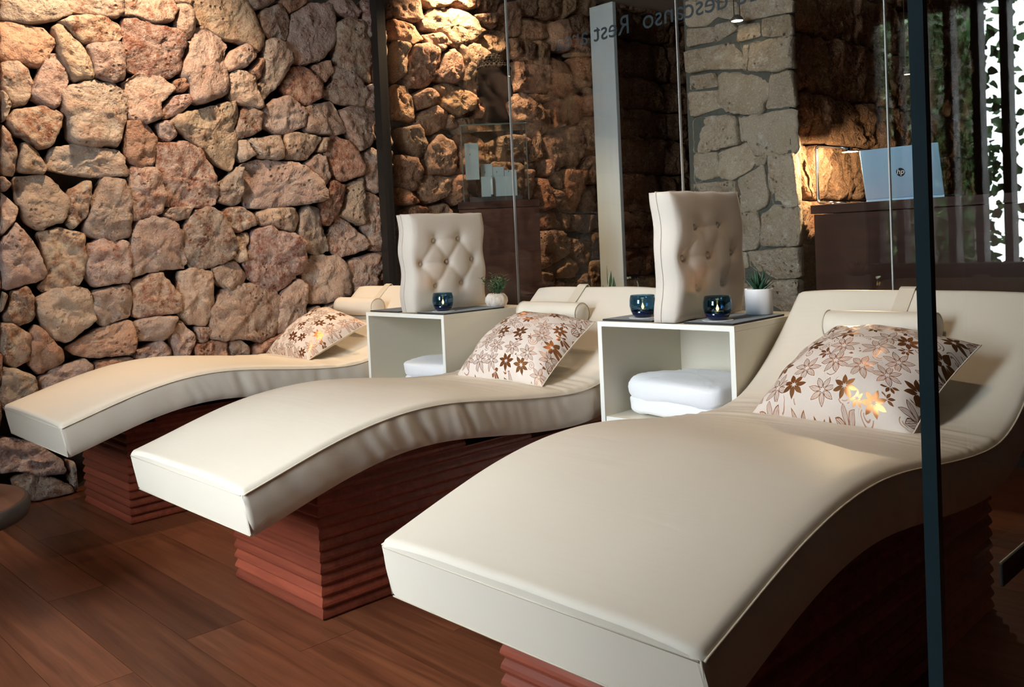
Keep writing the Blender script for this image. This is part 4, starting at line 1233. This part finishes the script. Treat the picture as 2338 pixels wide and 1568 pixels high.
st = empty('head_statue', local((.010, .165, HC+.0095)), 'dark carved head statue with curled hair bun, seen from behind on the glass case', 'statue', rz=pr)
SH = .435
bm = bmesh.new()
sec = [(.000, .098, .080), (.020, .094, .078), (.060, .078, .066), (.110, .062, .056), (.135, .060, .056), (.150, .072, .074), (.165, .085, .090), (.20, .086, .096), (.26, .088, .100), (.31, .089, .098), (.345, .088, .092), (.362, .075, .078), (.372, .055, .055)]
rings = []
for z, rx, ry in sec:
    rings.append([bm.verts.new(((rx*1.13 if z > .14 else rx)*math.copysign(abs(math.cos(t_))**.8, math.cos(t_)), ry*math.sin(t_)-(.012 if z > .14 else 0), z)) for t_ in np.linspace(0, 2*math.pi, 36, endpoint=False)])
for p, q in zip(rings, rings[1:]):
    for i in range(36): bm.faces.new((p[i], p[(i+1) % 36], q[(i+1) % 36], q[i]))
bm.faces.new(rings[0]); bm.faces.new(rings[-1])
finish(bm, 'head', M['statue'], st, 0, True)
lathe('hair_bun', [(.056, .365), (.054, .380), (.048, .405), (.034, .424), (0, .432)], M['statue'], st, 28)
for s in (-1, 1):
    bm = bmesh.new(); bm_lathe(bm, [(0, -.038), (.010, -.032), (.014, 0), (.010, .032), (0, .036)], 12); e = finish(bm, 'ear', M['statue'], st, 0, True); e.location = (s*.098, .012, .215)
bm = bmesh.new()
def ball(c, r):
    nb = 7; prv = None
    prof = [(0, -r)]+[(r*math.cos(p_), r*math.sin(p_)) for p_ in (-.8, 0, .8)]+[(0, r)]
    rg = []
    for rr, z in prof:
        rg.append([bm.verts.new((c[0], c[1], c[2]+z))] if rr < 1e-6 else [bm.verts.new((c[0]+rr*math.cos(2*math.pi*i/nb), c[1]+rr*math.sin(2*math.pi*i/nb), c[2]+z)) for i in range(nb)])
    for p, q in zip(rg, rg[1:]):
        for i in range(nb):
            j = (i+1) % nb
            if len(p) == 1: bm.faces.new((p[0], q[i], q[j]))
            elif len(q) == 1: bm.faces.new((p[i], p[j], q[0]))
            else: bm.faces.new((p[i], p[j], q[j], q[i]))
for z, rx, ry, nn in ((.343, .095, .090, 26), (.362, .078, .074, 22), (.378, .055, .055, 16), (.395, .052, .052, 16), (.412, .042, .042, 12), (.425, .026, .026, 7), (.432, .002, .002, 1)):
    for i in range(nn):
        t_ = 2*math.pi*(i+.5*(int(z*1000) % 2))/nn; ball((rx*math.copysign(abs(math.cos(t_))**.85, math.cos(t_)), ry*math.sin(t_)-.012*(z < .37), z), .0105)
o = finish(bm, 'hair_curls', M['statue'], st, 0, True); tag(o, kind='stuff')

# pale board leaning against the rough wall
q0 = on_y(1353, 200, 4.90); q1 = on_y(1406, 200, 4.90)
bm = bmesh.new(); bm_box(bm, q0[0], q1[0], 4.90, 4.935, .0, 2.70)
o = finish(bm, 'painted_board', M['board'], None, .003); tag(o, 'tall pale blue painted board standing against the back stone wall', 'board')

# ------------------------------------------------------------------ reception desk, lamp, laptop
DZ = 1.165
desk = empty('reception_desk', (-2.08, 4.08, 0), 'dark brown wooden reception desk behind the glass', 'desk')
sub(box('desk_top', -2.085, .95, 4.07, 4.75, DZ-.042, DZ, M['panel_wood'], None, .002), desk)
sub(box('front_panel', -2.075, .94, 4.085, 4.11, .05, DZ-.046, M['panel_wood']), desk)
sub(box('side_panel', -2.075, -2.05, 4.112, 4.74, .05, DZ-.046, M['panel_wood']), desk)
sub(box('side_panel', .915, .94, 4.112, 4.74, .05, DZ-.046, M['panel_wood']), desk)
sub(box('plinth', -2.06, .92, 4.11, 4.70, 0, .05, M['channel']), desk)

LY = 4.20
k_ = LY/4.35
lamp = empty('desk_lamp', (-2.020, LY, DZ+.0005), 'chrome desk lamp with a bent tube and small lit disc head', 'lamp')
lathe('base', [(0, 0), (.052, 0), (.055, .004), (.052, .010), (.020, .014), (0, .014)], M['chrome'], lamp, 32)
pz = lambda py: on_y(1866, py, LY)[2]-DZ
xp = on_y(1866, 400, LY)[0]+2.020; zt_ = on_y(1864, 334, LY)[2]-DZ
xh = on_y(1941, 350, LY)[0]+2.020; zh = on_y(1941, 346, LY)[2]-DZ
arc = [(-.01, 0, .010), (xp*.6, 0, .011), (xp+.012, 0, .013), (xp+.003, 0, .020), (xp, 0, .035), (xp, 0, zt_*.5), (xp, 0, zt_-.02), (xp+.004, 0, zt_-.005), (xp+.018, 0, zt_), (xp*.3+xh*.7, 0, zt_*.3+(zh+.016)*.7), (xh, 0, zh+.016)]
tube('tube_arm', arc, .0075, M['lamp_tube'], lamp, 12)
hd = lathe('head', [(0, .022), (.010, .020), (.014, .010), (.040, .006), (.042, .0), (.039, .0), (.036, .003), (0, .003)], M['chrome'], lamp, 32); hd.location = (xh, 0, zh-.002)
gl = lathe('lit_disc', [(0, .002), (.037, .002), (.037, .0), (0, -.001)], M['bulbglow'], hd, 28)
ld = bpy.data.lights.new('desk_lamp_light', 'POINT'); ld.energy = 26; ld.color = (1, .74, .44); ld.shadow_soft_size = .008
lo = bpy.data.objects.new('desk_lamp_light', ld); C.objects.link(lo); lo.parent = lamp; lo.location = (xh, 0, zh-.014)

lap = empty('laptop', (-1.705, 4.25, DZ+.0005), 'open pale blue laptop with round logo on the reception desk', 'laptop')
box('base', -.182, .182, .0, .245, .0, .016, M['laptop'], lap, .003)
bm = bmesh.new(); bm_box(bm, -.182, .182, -.004, .004, 0, .242)
lid = finish(bm, 'lid', M['laptop'], lap, .003); lid.location = (0, .002, .016); lid.rotation_euler = (math.radians(14), 0, 0)
box('screen', -.175, .175, .0042, .0048, .008, .234, M['laptop_dark'], lid)
box('keyboard', -.165, .165, .03, .14, .0162, .0172, M['laptop_dark'], lap)
bm = bmesh.new(); bm_lathe(bm, [(0, .0008), (.0205, .0008), (.0205, 0), (0, 0)], 40)
bmesh.ops.rotate(bm, verts=bm.verts, cent=(0, 0, 0), matrix=Matrix.Rotation(math.pi/2, 3, 'X'))
lg = finish(bm, 'logo', M['black'], lid, 0); lg.location = (.0, -.0042, .121)
me = text_mesh('hp', .036, .0003, .28)
xs = [v.co.x for v in me.vertices]; ys_ = [v.co.y for v in me.vertices]
mxx, mxy = (min(xs)+max(xs))/2, (min(ys_)+max(ys_))/2
for v in me.vertices: v.co = Vector((v.co.x-mxx, -v.co.z, v.co.y-mxy))
tx = link('logo_letters', me, M['logo'], lid); tx.location = (.0, -.0054, .121)

# hanging spot lamp beyond the glass, and a stand-in for a lamp reflection
def pendant(px, py, Y, wpx, glow, label):
    p = on_y(px, py, Y); r = on_y(px+wpx/2, py, Y)[0]-p[0]
    root = empty('pendant_spot', tuple(p), label, 'pendant lamp', 'small hanging lamps')
    lathe('shade', [(0, .030), (r*.5, .028), (r, .012), (r*1.08, .0), (r, .0), (r*.9, .008), (0, .010)], M['plate'], root, 24)
    lathe('lit_disc', [(0, .004), (r*.95, .004), (r*.95, .001), (0, .001)], glow, root, 20)
    for s in (-1, 1):
        tube('rod', [(s*r*.55, 0, .02), (s*r*.55, 0, CEIL-p[2])], .0022, M['channel'], root, 6)
pendant(1683, 48, 3.88, 24, M['bulbglow'], 'small lit hanging lamp in front of the beige stone pillar')
pendant(2073, 170, 3.80, 18, M['spotglow'], 'small dim orange hanging lamp standing in for a lamp reflection above the laptop')  # added lamp body, stands in for a lamp mirrored in the glass

# ceiling spot lights that wash the stone wall
for k, (p, tg, en, half) in enumerate(SPOTS):
    root = empty('ceiling_spotlight', (p[0], p[1], CEIL), ('recessed ceiling spotlight above the lounger by the stone wall', 'recessed ceiling spotlight above the display pedestal', 'recessed ceiling spotlight above the middle lounger', 'recessed ceiling spotlight above the nearest lounger')[k], 'ceiling light', 'recessed spotlights')
    lathe('trim_ring', [(.034, 0), (.052, 0), (.052, -.006), (.034, -.004), (.034, 0)], M['steel'], root, 28)
    lathe('lit_disc', [(0, -.0005), (.034, -.0005), (.034, -.002), (0, -.002)], M['spotglow'], root, 24)
    ld = bpy.data.lights.new('spot_light', 'SPOT'); ld.energy = en; ld.color = (1, .71, .45); ld.spot_size = math.radians(half*2); ld.spot_blend = .7; ld.shadow_soft_size = .035
    lo = bpy.data.objects.new('spot_light', ld); C.objects.link(lo); lo.parent = root; lo.location = (0, 0, p[2]-CEIL)
    lo.rotation_euler = (Vector(tg)-Vector(p)).to_track_quat('-Z', 'Y').to_euler()

# ------------------------------------------------------------------ round table at the left edge, sofa by the window
rt = empty('round_table', (-3.07, .49, 0), 'round brown wooden side table at the left edge', 'table')
lathe('table_top', [(0, .292), (.28, .292), (.302, .302), (.310, .322), (.305, .349), (.298, .352), (0, .352)], M['table_wood'], rt, 64)
lathe('rim', [(.302, .300), (.3105, .3005), (.3165, .322), (.3105, .3475), (.304, .3495)], M['tablerim'], rt, 64)
lathe('pedestal', [(.15, 0), (.15, .02), (.06, .05), (.05, .26), (.12, .291)], M['channel'], rt, 32)
pb = empty('small_box', (-3.05, .575, .3525), 'small box with a pale pink top on the round table', 'box', rz=.5)
box('body', -.10, .10, -.07, .07, 0, .045, M['dark_side'], pb, .002)
box('lid', -.102, .102, -.072, .072, .0455, .052, M['pink'], pb, .001)

sf = empty('sofa', (-2.3, -.85, 0), 'dark brown low sofa in front of the window posts', 'sofa')
bm = bmesh.new(); bm_box(bm, -.95, .95, -.28, .38, .08, .36); finish(bm, 'base', M['sofa'], sf, .03)
bm = bmesh.new(); bm_box(bm, -.95, .95, -.30, -.10, .362, .74); finish(bm, 'backrest', M['sofa'], sf, .05, seg=3)
for s in (-1, 1):
    bm = bmesh.new(); bm_box(bm, s*.86-.09, s*.86+.09, -.095, .38, .362, .56); finish(bm, 'armrest', M['sofa'], sf, .04, seg=3)
    bm = bmesh.new(); bm_box(bm, s*.38-.375, s*.38+.375, -.09, .40, .363, .48); finish(bm, 'seat_cushion', M['sofa'], sf, .04, seg=3)
    for yy in (-.22, .32): box('leg', s*.85-.025, s*.85+.025, yy-.025, yy+.025, 0, .079, M['channel'], sf)
